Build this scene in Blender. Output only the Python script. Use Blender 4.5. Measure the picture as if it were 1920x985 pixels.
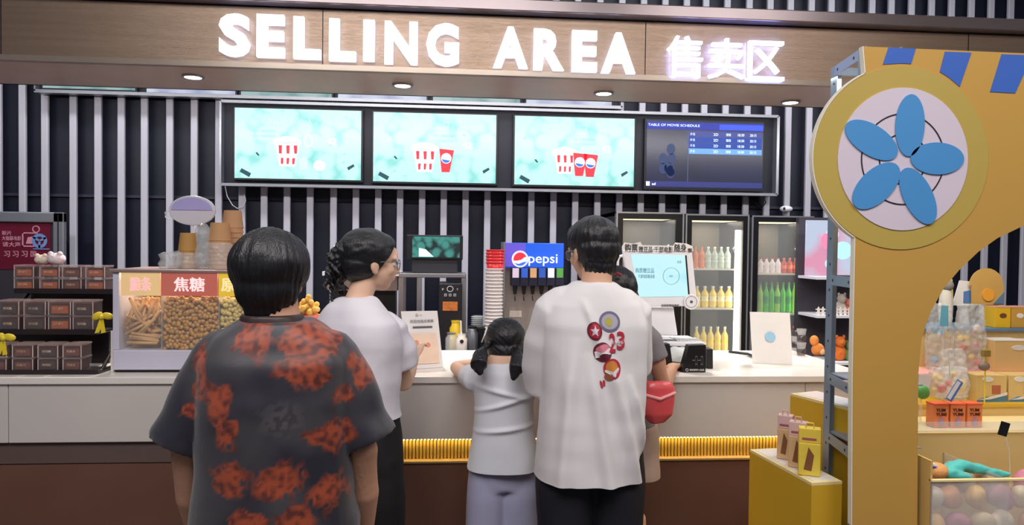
import bpy, bmesh, math, random
import numpy as np
from mathutils import Vector, Matrix, noise, Euler
random.seed(7)
D = bpy.data
COL = bpy.context.scene.collection
for o in list(D.objects): D.objects.remove(o)
R = math.radians
# ---------------------------------------------------------------- camera
F_PX = 1350.0; CU, CV = 960.0, 492.5
CAM = Vector((0, 0, 1.58))
cd = D.cameras.new('camera'); cam = D.objects.new('camera', cd); COL.objects.link(cam)
cd.sensor_width = 36; cd.sensor_fit = 'HORIZONTAL'; cd.lens = F_PX / 1920 * 36
cd.clip_start = .05; cd.clip_end = 100
CM = Matrix.Rotation(R(-4.6), 3, 'Z') @ Matrix.Rotation(R(90 - 1.3), 3, 'X') @ Matrix.Rotation(R(.72), 3, 'Z')
cam.matrix_world = Matrix.Translation(CAM) @ CM.to_4x4()
bpy.context.scene.camera = cam
# ---------------------------------------------------------------- view, world
sc = bpy.context.scene
sc.view_settings.view_transform = 'Standard'; sc.view_settings.look = 'None'
sc.view_settings.gamma = 1; sc.view_settings.use_curve_mapping = False
sc.view_settings.exposure = 0.0
w = D.worlds.new('world'); sc.world = w; w.use_nodes = True
bg = w.node_tree.nodes['Background']; bg.inputs[0].default_value = (.55, .55, .68, 1); bg.inputs[1].default_value = .18
# ---------------------------------------------------------------- lights of the hall, and added fills
def area(name, loc, rot, sx, sy, power, color, spread=180):
    l = D.lights.new(name, 'AREA'); l.shape = 'RECTANGLE'; l.size = sx; l.size_y = sy
    l.energy = power; l.color = color; l.spread = R(spread)
    o = D.objects.new(name, l); o.location = loc; o.rotation_euler = tuple(R(a) for a in rot); COL.objects.link(o); return o
area('hall_ceiling_light', (-.6, .2, 3.9), (12, 0, 0), 3.4, 1.6, 135, (1, .95, .93))
area('hall_ceiling_light', (2.6, .4, 3.9), (12, 0, 0), 1.6, 1.6, 55, (1, .93, .9))
area('back_bar_light', (.3, 4.9, 4.2), (25, 0, 0), 9, .4, 150, (.93, .94, 1))
area('added_slat_fill', (.3, 4.75, 2.75), (36, 0, 0), 9, .12, 78, (1, .96, .97))  # unseen fill added behind the soffit to brighten the lower slats
area('added_booth_fill', (1.95, 2.75, 2.25), (0, 0, 0), 1.0, .5, 16, (1, .95, .85))  # made-up fill above the merchandise, lifts the dark area under the board
# ---------------------------------------------------------------- helpers: from a pixel of the photograph to a point at a known depth
def ray(u, v): return CM @ Vector(((u - CU) / F_PX, -(v - CV) / F_PX, -1))
def P(u, v, Y): d = ray(u, v); return CAM + d * (Y / d.y)
def PZ(u, v, Z): d = ray(u, v); return CAM + d * ((Z - CAM.z) / d.z)
def RC(u0, v0, u1, v1, Y):
    um, vm = (u0 + u1) / 2, (v0 + v1) / 2
    return P(u0, vm, Y).x, P(u1, vm, Y).x, P(um, v1, Y).z, P(um, v0, Y).z
def lin(c):
    return tuple((x / 12.92 if x <= .04045 else ((x + .055) / 1.055) ** 2.4) for x in c)
def rgb(r, g, b): return lin((r / 255, g / 255, b / 255))
MATS = {}
def mat(name, c, rough=.5, metal=0, var=.08, scale=8, bump=0, bscale=60, trans=0, alpha=1, emit=0, coat=0, spec=None, stretch=(1, 1, 1), ec=None, sheen=0, ior=1.45):
    if name in MATS: return MATS[name]
    m = D.materials.new(name); m.use_nodes = True; nt = m.node_tree; N = nt.nodes; L = nt.links
    b = N['Principled BSDF']
    tc = N.new('ShaderNodeTexCoord'); mp = N.new('ShaderNodeMapping'); mp.inputs['Scale'].default_value = stretch
    L.new(tc.outputs['Object'], mp.inputs[0])
    if var:
        nz = N.new('ShaderNodeTexNoise'); nz.inputs['Scale'].default_value = scale; nz.inputs['Detail'].default_value = 3
        L.new(mp.outputs[0], nz.inputs['Vector'])
        mx = N.new('ShaderNodeMix'); mx.data_type = 'RGBA'
        mx.inputs[6].default_value = (*[max(0, x * (1 - var)) for x in c], 1); mx.inputs[7].default_value = (*[min(1, x * (1 + var)) for x in c], 1)
        L.new(nz.outputs[0], mx.inputs[0]); L.new(mx.outputs[2], b.inputs['Base Color'])
    else: b.inputs['Base Color'].default_value = (*c, 1)
    b.inputs['Roughness'].default_value = rough; b.inputs['Metallic'].default_value = metal
    b.inputs['Transmission Weight'].default_value = trans; b.inputs['Alpha'].default_value = alpha; b.inputs['IOR'].default_value = ior
    if coat: b.inputs['Coat Weight'].default_value = coat
    if sheen: b.inputs['Sheen Weight'].default_value = sheen
    if spec is not None: b.inputs['Specular IOR Level'].default_value = spec
    if emit: b.inputs['Emission Color'].default_value = (*(ec or c), 1); b.inputs['Emission Strength'].default_value = emit
    if bump:
        n2 = N.new('ShaderNodeTexNoise'); n2.inputs['Scale'].default_value = bscale; n2.inputs['Detail'].default_value = 4
        L.new(mp.outputs[0], n2.inputs['Vector']); bp = N.new('ShaderNodeBump'); bp.inputs['Strength'].default_value = bump; bp.inputs['Distance'].default_value = .01
        L.new(n2.outputs[0], bp.inputs['Height']); L.new(bp.outputs[0], b.inputs['Normal'])
    MATS[name] = m; return m
def tag(o, label=None, cat=None, group=None, kind=None):
    if label: o['label'] = label
    if cat: o['category'] = cat
    if group: o['group'] = group
    if kind: o['kind'] = kind
    return o
def thing(name, label, cat, loc=(0, 0, 0), group=None):
    o = D.objects.new(name, None); COL.objects.link(o); o.location = loc; o.empty_display_size = .05
    return tag(o, label, cat, group)
def wloc(o):
    v = Vector((0, 0, 0))
    while o: v += o.location; o = o.parent
    return v
def link_mesh(name, me, m, parent=None, bev=0, smooth=False, base=True):
    o = D.objects.new(name, me); COL.objects.link(o)
    if m is not None: me.materials.clear(); me.materials.append(m)
    if parent:
        off = -wloc(parent); o.parent = parent
    else:
        n = len(me.vertices); a = np.empty(n * 3); me.vertices.foreach_get('co', a); a = a.reshape(-1, 3)
        mn, mx_ = a.min(0), a.max(0); b = Vector(((mn[0] + mx_[0]) / 2, (mn[1] + mx_[1]) / 2, mn[2])); off = -b; o.location = b
    me.transform(Matrix.Translation(off))
    if smooth: me.shade_smooth()
    if bev:
        md = o.modifiers.new('bevel', 'BEVEL'); md.width = bev; md.segments = 2; md.limit_method = 'ANGLE'; md.angle_limit = R(40)
    return o
class MB:
    def __init__(s): s.v = []; s.f = []
    def add(s, vs, fs, M=None):
        n = len(s.v); s.v += [tuple(M @ Vector(v)) if M else tuple(v) for v in vs]; s.f += [tuple(i + n for i in f) for f in fs]; return s
    def box(s, x0, x1, y0, y1, z0, z1, M=None):
        if x0 > x1: x0, x1 = x1, x0
        if y0 > y1: y0, y1 = y1, y0
        if z0 > z1: z0, z1 = z1, z0
        return s.add([(x0, y0, z0), (x1, y0, z0), (x1, y1, z0), (x0, y1, z0), (x0, y0, z1), (x1, y0, z1), (x1, y1, z1), (x0, y1, z1)],
              [(0, 3, 2, 1), (4, 5, 6, 7), (0, 1, 5, 4), (1, 2, 6, 5), (2, 3, 7, 6), (3, 0, 4, 7)], M)
    def prism(s, pts, y0, y1, M=None):          # outline in XZ, thick along Y
        n = len(pts)
        a = sum(pts[i][0] * pts[(i + 1) % n][1] - pts[(i + 1) % n][0] * pts[i][1] for i in range(n))
        if a < 0: pts = pts[::-1]
        vs = [(x, y0, z) for x, z in pts] + [(x, y1, z) for x, z in pts]
        return s.add(vs, [tuple(range(n)), tuple(range(2 * n - 1, n - 1, -1))] + [((i + 1) % n, i, n + i, n + (i + 1) % n) for i in range(n)], M)
    def oval(s, cx, cz, rx, rz, y0, y1, n=28, a=0, M=None):
        return s.prism([(cx + rx * math.cos(t) * math.cos(a) - rz * math.sin(t) * math.sin(a), cz + rx * math.cos(t) * math.sin(a) + rz * math.sin(t) * math.cos(a)) for t in [2 * math.pi * i / n for i in range(n)]], y0, y1, M)
    def ring(s, cx, cz, rx, rz, w, y0, y1, n=48, M=None):
        vs = []; fs = []
        for i in range(n):
            t = 2 * math.pi * i / n; c, q = math.cos(t), math.sin(t)
            vs += [(cx + (rx + w) * c, y0, cz + (rz + w) * q), (cx + rx * c, y0, cz + rz * q), (cx + (rx + w) * c, y1, cz + (rz + w) * q), (cx + rx * c, y1, cz + rz * q)]
            a = 4 * i; b = 4 * ((i + 1) % n)
            fs += [(a, a + 1, b + 1, b), (a + 2, b + 2, b + 3, a + 3), (a, b, b + 2, a + 2), (a + 1, a + 3, b + 3, b + 1)]
        return s.add(vs, fs, M)
    def lathe(s, prof, c=(0, 0, 0), n=20, M=None, cap=True):   # prof: (r, z)
        vs = []; fs = []; k = len(prof)
        for r, z in prof:
            vs += [(c[0] + r * math.cos(2 * math.pi * i / n), c[1] + r * math.sin(2 * math.pi * i / n), c[2] + z) for i in range(n)]
        for j in range(k - 1):
            fs += [(j * n + i, j * n + (i + 1) % n, (j + 1) * n + (i + 1) % n, (j + 1) * n + i) for i in range(n)]
        if cap: fs += [tuple(range(n - 1, -1, -1)), tuple(range((k - 1) * n, k * n))]
        return s.add(vs, fs, M)
    def limb(s, pts, rad, n=12, M=None, flat=1.0, up=(0, 0, 1), ends=True):
        pts = [Vector(p) for p in pts]; k = len(pts); vs = []; fs = []; U = Vector(up)
        if not hasattr(rad, '__len__'): rad = [rad] * k
        for j, p in enumerate(pts):
            t = (pts[min(j + 1, k - 1)] - pts[max(j - 1, 0)]).normalized()
            a = t.cross(U)
            if a.length < .05: a = t.cross(Vector((0, 1, 0)))
            a.normalize(); b = a.cross(t).normalized()
            for i in range(n):
                g = 2 * math.pi * i / n; vs.append(p + a * (rad[j] * math.cos(g)) + b * (rad[j] * flat * math.sin(g)))
        for j in range(k - 1):
            fs += [(j * n + i, j * n + (i + 1) % n, (j + 1) * n + (i + 1) % n, (j + 1) * n + i) for i in range(n)]
        fs += [tuple(range(n - 1, -1, -1)), tuple(range((k - 1) * n, k * n))]
        s.add(vs, fs, M)
        if ends:
            for e in ((0,) if ends == 'start' else (0, k - 1)): s.ball(pts[e], (rad[e] * .99,) * 3 if flat == 1 else (rad[e] * .9 * min(1, flat),) * 3, 10, 6, M)
        return s
    def ball(s, c, r, n=16, m=10, M=None, rot=None):
        c = Vector(c); vs = []; fs = []
        if not hasattr(r, '__len__'): r = (r,) * 3
        q = rot.to_matrix() if rot is not None else Matrix.Identity(3)
        for j in range(1, m):
            t = math.pi * j / m
            for i in range(n):
                g = 2 * math.pi * i / n; vs.append(c + q @ Vector((r[0] * math.sin(t) * math.cos(g), r[1] * math.sin(t) * math.sin(g), r[2] * math.cos(t))))
        vs += [c + q @ Vector((0, 0, r[2])), c + q @ Vector((0, 0, -r[2]))]; T = len(vs) - 2
        for j in range(m - 2):
            fs += [(j * n + i, (j + 1) * n + i, (j + 1) * n + (i + 1) % n, j * n + (i + 1) % n) for i in range(n)]
        fs += [(T, i, (i + 1) % n) for i in range(n)] + [(T + 1, (m - 2) * n + (i + 1) % n, (m - 2) * n + i) for i in range(n)]
        return s.add(vs, fs, M)
    def rings(s, rs, n=28, p=2.4, M=None):       # (cx, cy, z, rx, ry)
        vs = []; fs = []; k = len(rs)
        for cx, cy, z, rx, ry in rs:
            for i in range(n):
                g = 2 * math.pi * i / n; c, q = math.cos(g), math.sin(g)
                vs.append((cx + rx * math.copysign(abs(c) ** (2 / p), c), cy + ry * math.copysign(abs(q) ** (2 / p), q), z))
        for j in range(k - 1):
            fs += [(j * n + i, j * n + (i + 1) % n, (j + 1) * n + (i + 1) % n, (j + 1) * n + i) for i in range(n)]
        fs += [tuple(range(n - 1, -1, -1)), tuple(range((k - 1) * n, k * n))]
        if rs[-1][2] < rs[0][2]: fs = [f[::-1] for f in fs]
        return s.add(vs, fs, M)
    def mesh(s, name='m'):
        me = D.meshes.new(name); me.from_pydata([tuple(v) for v in s.v], [], s.f); me.update(); return me
    def build(s, name, m, parent=None, bev=0, smooth=False, label=None):
        o = link_mesh(name, s.mesh(name), m, parent, bev, smooth)
        if label: o['label'] = label
        return o
def copy_tree(o, parent=None, loc=None):
    c = o.copy(); COL.objects.link(c); c.parent = parent
    if loc is not None: c.location = loc
    for ch in [x for x in KIDS(o)]: copy_tree(ch, c)
    return c
def KIDS(o): return [x for x in D.objects if x.parent == o]
def text(name, s, bx, Y, depth, m, parent=None, bold=0, M=None, label=None):
    """s fitted into the box bx=(x0,x1,z0,z1), standing at depth Y, facing -Y"""
    cu = D.curves.new('t', 'FONT'); cu.body = s; cu.size = 1; cu.extrude = .02; cu.resolution_u = 3
    cjk = any(ord(c) > 0x2e80 for c in s)
    if not cjk: cu.offset = bold
    o = D.objects.new('t', cu); COL.objects.link(o)
    dg = bpy.context.evaluated_depsgraph_get(); me = D.meshes.new_from_object(o.evaluated_get(dg)); D.objects.remove(o)
    n = len(me.vertices)
    if n == 0: return None
    a = np.empty(n * 3); me.vertices.foreach_get('co', a); a = a.reshape(-1, 3)
    mn, mx_ = a.min(0), a.max(0); x0, x1, z0, z1 = bx
    X = x0 + (a[:, 0] - mn[0]) / max(1e-6, mx_[0] - mn[0]) * (x1 - x0); Z = z0 + (a[:, 1] - mn[1]) / max(1e-6, mx_[1] - mn[1]) * (z1 - z0)
    Yv = np.where(a[:, 2] > 0, Y - depth, Y)
    me.vertices.foreach_set('co', np.stack([X, Yv, Z], 1).ravel()); me.update()
    if M is not None: me.transform(M)
    if cjk and bold > 0:
        d_ = bold * (z1 - z0); v0 = [v.co.copy() for v in me.vertices]; f0 = [tuple(p.vertices) for p in me.polygons]; vs = []; fs = []
        for q, (a_, b_) in enumerate(((-1, -.7), (1, -.7), (-1, .7), (1, .7), (0, 0))):
            nn = len(vs); vs += [(v.x + a_ * d_, v.y + q * .0001, v.z + b_ * d_) for v in v0]; fs += [tuple(i + nn for i in f) for f in f0]
        me = D.meshes.new(name); me.from_pydata(vs, [], fs); me.update()
    me.name = name
    o = link_mesh(name, me, m, parent)
    if label: o['label'] = label
    return o
def remesh(mb, voxel, smooth=3):
    me = mb.mesh('tmp'); o = D.objects.new('tmp', me); COL.objects.link(o)
    r = o.modifiers.new('r', 'REMESH'); r.mode = 'VOXEL'; r.voxel_size = voxel
    if smooth:
        q = o.modifiers.new('s', 'SMOOTH'); q.iterations = smooth; q.factor = .5
    dg = bpy.context.evaluated_depsgraph_get(); out = D.meshes.new_from_object(o.evaluated_get(dg)); D.objects.remove(o); return out
def displace(me, fn):
    n = len(me.vertices); co = np.empty(n * 3); me.vertices.foreach_get('co', co); co = co.reshape(-1, 3)
    no = np.array([v.vector[:] for v in me.vertex_normals])
    d = np.array([fn(Vector(c), Vector(q)) for c, q in zip(co, no)])
    me.vertices.foreach_set('co', (co + no * d[:, None]).ravel()); me.update()
def cut(me, cuts):
    """trim everything beyond each plane (within a radius of its point)"""
    bm = bmesh.new(); bm.from_mesh(me)
    for entry in cuts:
        p, nrm, rad = entry[:3]; p = Vector(p)
        if len(entry) == 4:                      # open the end of a sleeve: only faces looking along its axis
            a = Vector(nrm).normalized(); kill = [f for f in bm.faces if (f.calc_center_median() - p).length < rad and f.normal.dot(a) > .72 and (f.calc_center_median() - p).dot(a) > -.012]
            bmesh.ops.delete(bm, geom=kill, context='FACES'); continue
        p = Vector(p); nrm = Vector(nrm).normalized()
        g = [f for f in bm.faces if (f.calc_center_median() - p).length < rad * 1.3]
        ge = set(e for f in g for e in f.edges); gv = set(v for f in g for v in f.verts)
        bmesh.ops.bisect_plane(bm, geom=g + list(ge) + list(gv), plane_co=p, plane_no=nrm, dist=1e-5)
        kill = [f for f in bm.faces if (f.calc_center_median() - p).dot(nrm) > 0 and (f.calc_center_median() - p).length < rad]
        bmesh.ops.delete(bm, geom=kill, context='FACES')
    bm.to_mesh(me); bm.free(); me.update()

NUM = ['first', 'second', 'third', 'fourth', 'fifth', 'sixth', 'seventh', 'eighth', 'ninth', 'tenth', 'eleventh', 'twelfth', 'thirteenth', 'fourteenth', 'fifteenth', 'sixteenth', 'seventeenth', 'eighteenth', 'nineteenth', 'twentieth', 'twenty first', 'twenty second']
# ================================================================ MATERIALS
M_black = mat('black_plastic', rgb(22, 22, 26), .4); M_dark = mat('dark_panel', rgb(15, 15, 20), .6, var=.3, scale=3)
M_white = mat('white_laminate', rgb(235, 228, 222), .3, coat=.2); M_whitep = mat('white_paint', rgb(225, 225, 232), .45)
M_steel = mat('brushed_steel', rgb(170, 170, 175), .3, 1, stretch=(1, 1, 30), bump=.1)
M_alu = mat('aluminium', rgb(170, 172, 178), .35, .8)
M_gold = mat('brushed_gold', rgb(176, 152, 132), .36, .7, var=.18, scale=4, stretch=(.3, 1, 12), bump=.15, bscale=40)
M_soff = mat('soffit_metal', rgb(206, 180, 164), .34, .3, var=.12, scale=5)
M_glass = mat('clear_glass', (.9, .95, .95), .03, 0, var=0, alpha=.16, spec=.8)
M_acr = mat('clear_acrylic', (.8, .82, .82), .08, 0, var=0, alpha=.28, spec=.8)
M_film = mat('clear_film', (.85, .88, .9), .12, 0, var=.1, alpha=.32, spec=1, bump=1, bscale=35)
def em(name, c, e): return mat(name, c, .5, var=0, emit=e, ec=c)
# ================================================================ SETTING
YC, YB, YW = 3.22, 4.12, 6.5
YC = PZ(700, 707, 1.0).y; YB = PZ(850, 657, 1.0).y
M_floor = mat('floor_tile', rgb(92, 84, 80), .25, var=.15, scale=2)
tag(MB().box(-6, 7, -3, YW + .3, -.1, 0).build('floor', M_floor), kind='structure')
M_ceil = mat('ceiling_black', rgb(28, 28, 34), .8)
tag(MB().box(-6, 7, -3, YW + .3, 4.6, 4.7).build('ceiling', M_ceil), kind='structure')
tag(MB().box(-6, 7, YW + .1, YW + .3, 0, 4.6).build('wall_back', mat('wall_dark', rgb(14, 18, 38), .5, var=.25, scale=1.5)), kind='structure')
wall = D.objects['wall_back']
# faint horizontal rails on the dark backing
MB().box(-6, 7, YW + .075, YW + .1, P(900, 379, YW).z - .012, P(900, 379, YW).z + .012).build('rail', mat('rail_dark', rgb(48, 48, 66), .5), wall)
# slats of the back wall, measured one by one along the photograph
M_slat = mat('slat_white', rgb(184, 182, 192), .5, var=.05, scale=2)
us = [41, 83, 136, 182.5, 226, 269.5, 317, 363, 409, 453, 494.5, 537.5, 581, 625, 667, 709, 750, 791.5, 832, 873, 914, 955, 996.5, 1038, 1079, 1120.5, 1161.5, 1202, 1242, 1282, 1318, 1358, 1399, 1438, 1476, 1515, 1552, 1590, 1628, 1664]
xs = [P(u, 380, YW).x for u in us]
st = (xs[-1] - xs[20]) / (len(xs) - 21)
while xs[-1] < 6.2: xs.append(xs[-1] + st)
while xs[0] > -5.4: xs.insert(0, xs[0] - st)
base = None
for x in xs:
    if base is None:
        base = MB().box(-.029, .029, YW, YW + .035, 0, 4.6).mesh('slat')
        base.materials.append(M_slat)
    o = D.objects.new('slat', base); COL.objects.link(o); o.parent = wall
    o.location = Vector((x, 0, 0)) - wall.location
    md = o.modifiers.new('b', 'BEVEL'); md.width = .008; md.segments = 2
# ================================================================ BULKHEAD WITH THE SHOP SIGN
YH = 3.9; YS = 4.5
zl, zr = P(0, 111, YH), P(1540, 178, YH)
zb = (P(640, 133, YH).z); zt = P(1100, 30, YH).z
hd = thing('bulkhead', 'long brushed gold metal bulkhead hanging above the service counter', 'bulkhead', (.5, YH + .3, zb))
x0, x1 = -4.6, 5.5
MB().box(x0, x1, YH, YH + .03, zb, zt - .02).build('front_panel', M_gold, hd)
MB().box(x0, x1, YH + .03, YS, zb, zb + .03).build('soffit', M_soff, hd, label='brownish metal underside')
MB().box(x0, x1, YS - .02, YS, zb, zt).build('back_panel', M_dark, hd)
MB().box(x0, x1, YH - .07, YS, zt - .01, zt + .055).build('cornice', mat('cornice_metal', rgb(150, 138, 140), .28, .6), hd, bev=.006, label='projecting pale metal cornice strip')
MB().box(x0, x1, YH - .012, YH, zb, zb + .028).build('lower_trim', mat('trim_pale', rgb(190, 175, 160), .3, .6), hd, label='pale lower edge strip')
for u in (2, 605, 1210, 1815):
    x = P(u, 100, YH).x; MB().box(x - .002, x + .002, YH - .002, YH + .001, zb, zt - .02).build('seam', M_dark, hd)
# downlights
M_lamp = em('lamp_white', (1, .95, .88), 14)
for i, (u, v, w_) in enumerate([(362, 142, 0), (755, 158, 1), (1132, 173, 2), (1482, 190, 3)]):
    p = PZ(u, v, zb)
    t = thing('downlight', ['round recessed downlight in the bulkhead, nearest the left end', 'round recessed downlight below the letters of the first word', 'round recessed downlight below the second word', 'round recessed downlight right of the characters, nearest the yellow board'][i], 'lamp', (p.x, p.y, zb - .012), 'downlights in the bulkhead')
    MB().ring(p.x, 0, .045, .045, .014, -.006, .006, 28, Matrix.Translation((0, p.y, zb - .006)) @ Matrix.Rotation(R(90), 4, 'X')).build('trim_ring', M_alu, t)
    MB().lathe([(.044, -.004), (.044, 0)], (p.x, p.y, zb - .006), 24).build('lens', M_lamp, t)
    l = D.lights.new('downlight_beam', 'SPOT'); l.energy = 110; l.spot_size = R(100); l.spot_blend = .8; l.shadow_soft_size = .04; l.color = (1, .92, .82)
    lo = D.objects.new('downlight_beam', l); lo.location = (p.x, p.y, zb - .03); COL.objects.link(lo)
    # these lamps also have a twin row deeper under the soffit edge
# illuminated letters
sign = thing('illuminated_sign', 'glowing white letters reading SELLING AREA with three Chinese characters on the bulkhead', 'sign', P(900, 110, YH))
M_let = em('letter_glow', (.95, .96, 1), 1.3); M_side = em('letter_side', (.62, .7, 1), 2.2)
def quadfit(s, u0, v0, u1, v1, nm='letter', bold=.045):
    x0_, x1_, z0_, z1_ = RC(u0, v0, u1, v1, YH - .035)
    o = text(nm, s, (x0_, x1_, z0_, z1_), YH - .008, .03, M_let, sign, bold)
    o.data.materials.append(M_side)
    for p_ in o.data.polygons: p_.material_index = 0 if abs(p_.normal.y) > .5 else 1
    return o
for s, u0, v0, u1, v1 in [('S', 410, 25, 468, 105), ('E', 481, 27, 533, 107), ('L', 550, 31, 601, 110), ('L', 617, 35, 667, 114), ('I', 681, 37, 702, 114),
    ('N', 721, 40, 783, 120), ('G', 799, 43, 861, 123), ('A', 925, 50, 990, 127), ('R', 1001, 54, 1058, 131), ('E', 1073, 57, 1120, 134), ('A', 1128, 61, 1192, 137)]:
    quadfit(s, u0, v0, u1, v1)
for s, u0, v0, u1, v1 in [('售', 1252, 67, 1318, 144), ('卖', 1330, 72, 1397, 147), ('区', 1405, 77, 1471, 150)]:
    quadfit(s, u0, v0, u1, v1, 'character', .004)
# ================================================================ SERVICE COUNTER
cn = thing('service_counter', 'long service counter with pale grey front panels and brown plinth', 'counter', (0, YC + .4, 0))
zc = 1.0
zp = P(760, 826, YC).z; zq = P(900, 858, YC + .05).z
XE = P(1640, 760, YC).x
seams = [-5.2, P(12, 760, YC).x, P(600, 760, YC).x, P(1512, 760, YC).x, XE]
M_front = mat('counter_front', rgb(212, 205, 200), .42, var=.04, scale=3)
for a, b in zip(seams[:-1], seams[1:]):
    MB().box(a + .0015, b - .0015, YC + .012, YC + .035, zp, zc - .03).build('front_panel', M_front, cn, bev=.002)
MB().box(-5.2, XE, YC + .04, YB - .02, .1, zc - .031).build('carcass', mat('carcass_brown', rgb(70, 52, 46), .5), cn)
M_plin = mat('plinth_brown', rgb(112, 78, 66), .4, var=.15, scale=3)
xs_led = P(560, 840, YC).x
MB().box(-5.2, XE, YC + .005, YC + .04, .1, zq - .005).build('plinth', M_plin, cn)
MB().box(-5.2, xs_led, YC + .03, YC + .04, zq, zp).build('plinth_upper', mat('plinth_dark', rgb(100, 84, 78), .5), cn)
MB().box(xs_led, XE, YC - .005, YC + .04, zq - .008, zq).build('ledge', mat('ledge_gold', rgb(205, 175, 120), .35, .4), cn, label='pale gold ledge below the lit strip')
MB().box(-5.2, XE, YC + .06, YB, 0, .1).build('kickboard', M_dark, cn)
rb = MB(); x = xs_led; k = 0
while x < XE - .01:
    rb.lathe([(.0065, zq), (.0065, zp - .002)], (x, YC + .036, 0), 6); x += .0155
r_ = rb.build('ribbed_strip', mat('rib_gold', rgb(214, 178, 84), .35, .5), cn); r_['kind'] = 'stuff'; r_['label'] = 'gold ribbed strip lit from above'
ld = MB(); x = xs_led
while x < XE - .01:
    ld.box(x, x + .007, YC + .0145, YC + .021, zp - .004, zp - .0005); x += .0155
l_ = ld.build('light_dot', em('led_warm', (1, .82, .45), 6), cn); l_['kind'] = 'stuff'
area('counter_strip_light', ((xs_led + XE) / 2, YC + .018, zp - .006), (0, 0, 0), XE - xs_led, .012, 2.0, (1, .74, .3))
wt = MB().box(-5.2, XE, YC, YB, zc - .03, zc).build('worktop', M_white, bev=.003)
tag(wt, 'continuous white worktop lying along the service counter', 'worktop')
# ================================================================ MENU SCREENS
def art_mat(name, base, blob, scale, e=1.0, thr=.5):
    m = D.materials.new(name); m.use_nodes = True; nt = m.node_tree; N = nt.nodes; L = nt.links; b = N['Principled BSDF']
    tc = N.new('ShaderNodeTexCoord'); vo = N.new('ShaderNodeTexVoronoi'); vo.inputs['Scale'].default_value = scale; vo.feature = 'F1'
    nz = N.new('ShaderNodeTexNoise'); nz.inputs['Scale'].default_value = scale * .6; nz.inputs['Detail'].default_value = 4
    L.new(tc.outputs['Object'], vo.inputs['Vector']); L.new(tc.outputs['Object'], nz.inputs['Vector'])
    mu = N.new('ShaderNodeMath'); mu.operation = 'MULTIPLY'; L.new(vo.outputs['Distance'], mu.inputs[0]); L.new(nz.outputs[0], mu.inputs[1])
    rp = N.new('ShaderNodeValToRGB'); rp.color_ramp.elements[0].position = thr * .5; rp.color_ramp.elements[0].color = (*base, 1)
    rp.color_ramp.elements[1].position = thr; rp.color_ramp.elements[1].color = (*blob, 1); L.new(mu.outputs[0], rp.inputs[0])
    L.new(rp.outputs[0], b.inputs['Emission Color']); b.inputs['Emission Strength'].default_value = e
    b.inputs['Base Color'].default_value = (.02, .02, .02, 1); b.inputs['Roughness'].default_value = .25; return m
M_cyan = art_mat('screen_art_cyan', rgb(206, 254, 252), rgb(140, 232, 226), 9, 1.0, .5)
M_navy = art_mat('screen_art_navy', rgb(18, 26, 66), rgb(8, 14, 44), 3, 1.0)
M_red_e = em('screen_red', rgb(196, 40, 52), .9); M_wh_e = em('screen_white', rgb(248, 250, 252), 1.0); M_dk_e = em('screen_dark_teal', rgb(14, 58, 66), 1)
M_tl_e = em('screen_teal', rgb(110, 200, 196), 1.0); M_bl_e = em('screen_blue', rgb(40, 90, 190), 1); M_pk_e = em('screen_pink', rgb(230, 170, 180), 1); M_cr_e = em('screen_cream', rgb(236, 240, 205), 1)
M_ti_e = em('screen_pale_teal', rgb(160, 228, 226), 1.0)
YM = 6.36
x0, x1, z0, z1 = RC(416, 205, 1456, 356, YM)
fr = thing('screen_rack', 'long black rack with silver edges carrying the row of four large screens', 'rack', ((x0 + x1) / 2, YM + .04, z0))
MB().box(x0, x1, YM + .05, YW - .012, z0, z1).build('backing', mat('rack_black', rgb(20, 22, 38), .45), fr)
for a in ((x0, x1, z0 - .012, z0 + .012), (x0, x1, z1 - .012, z1 + .012), (x1 - .012, x1 + .012, z0, z1), (x0 - .012, x0 + .004, z0, z1)):
    MB().box(a[0], a[1], YM - .03, YM + .06, a[2], a[3]).build('edge_strip', M_alu, fr)
def monitor(name, px, Y, m, label, group=None, bez=.018, cat='screen', dm=None):
    x0, x1, z0, z1 = RC(*px, Y)
    t = thing(name, label, cat, ((x0 + x1) / 2, Y + .03, z0 - bez), group)
    MB().box(x0 - bez, x1 + bez, Y + .004, Y + .045, z0 - bez, z1 + bez).build('bezel', M_black, t, bev=.004)
    MB().box(x0, x1, Y - .001, Y + .01, z0, z1).build('display', m, t)
    W, H = x1 - x0, z1 - z0
    def s(u, v): return x0 + W * u, z1 - H * v
    return t, s, W, H
def poly(t, s, pts, m, Y, name='artwork', label=None):
    return MB().prism([s(*p) for p in pts], Y - .004, Y - .0015).build(name, m, t, label=label)
def bucket(t, s, Y, cx, cy, k=1):
    def q(a, b): return (cx + a * k, cy + b * k)
    poly(t, s, [q(-.10, -.12), q(.09, -.12), q(.055, .2), q(-.065, .2)], M_wh_e, Y, label='printed popcorn bucket')
    for a in (-.075, -.015, .045):
        poly(t, s, [q(a, -.10), q(a + .028, -.10), q(a + .026, .02), q(a + .004, .02)], M_red_e, Y - .003)
        poly(t, s, [q(a * .75, .08), q(a * .75 + .022, .08), q(a * .75 + .018, .17), q(a * .75, .17)], M_red_e, Y - .003)
    mb = MB()
    for i in range(9):
        x, z = s(*q(-.09 + .021 * i, -.145 - .04 * math.sin(i * .4) * 1.0)); mb.oval(x, z, .03, .028, Y - .005, Y - .002, 10)
    mb.build('artwork', M_cr_e, t, label='printed popcorn')
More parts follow.
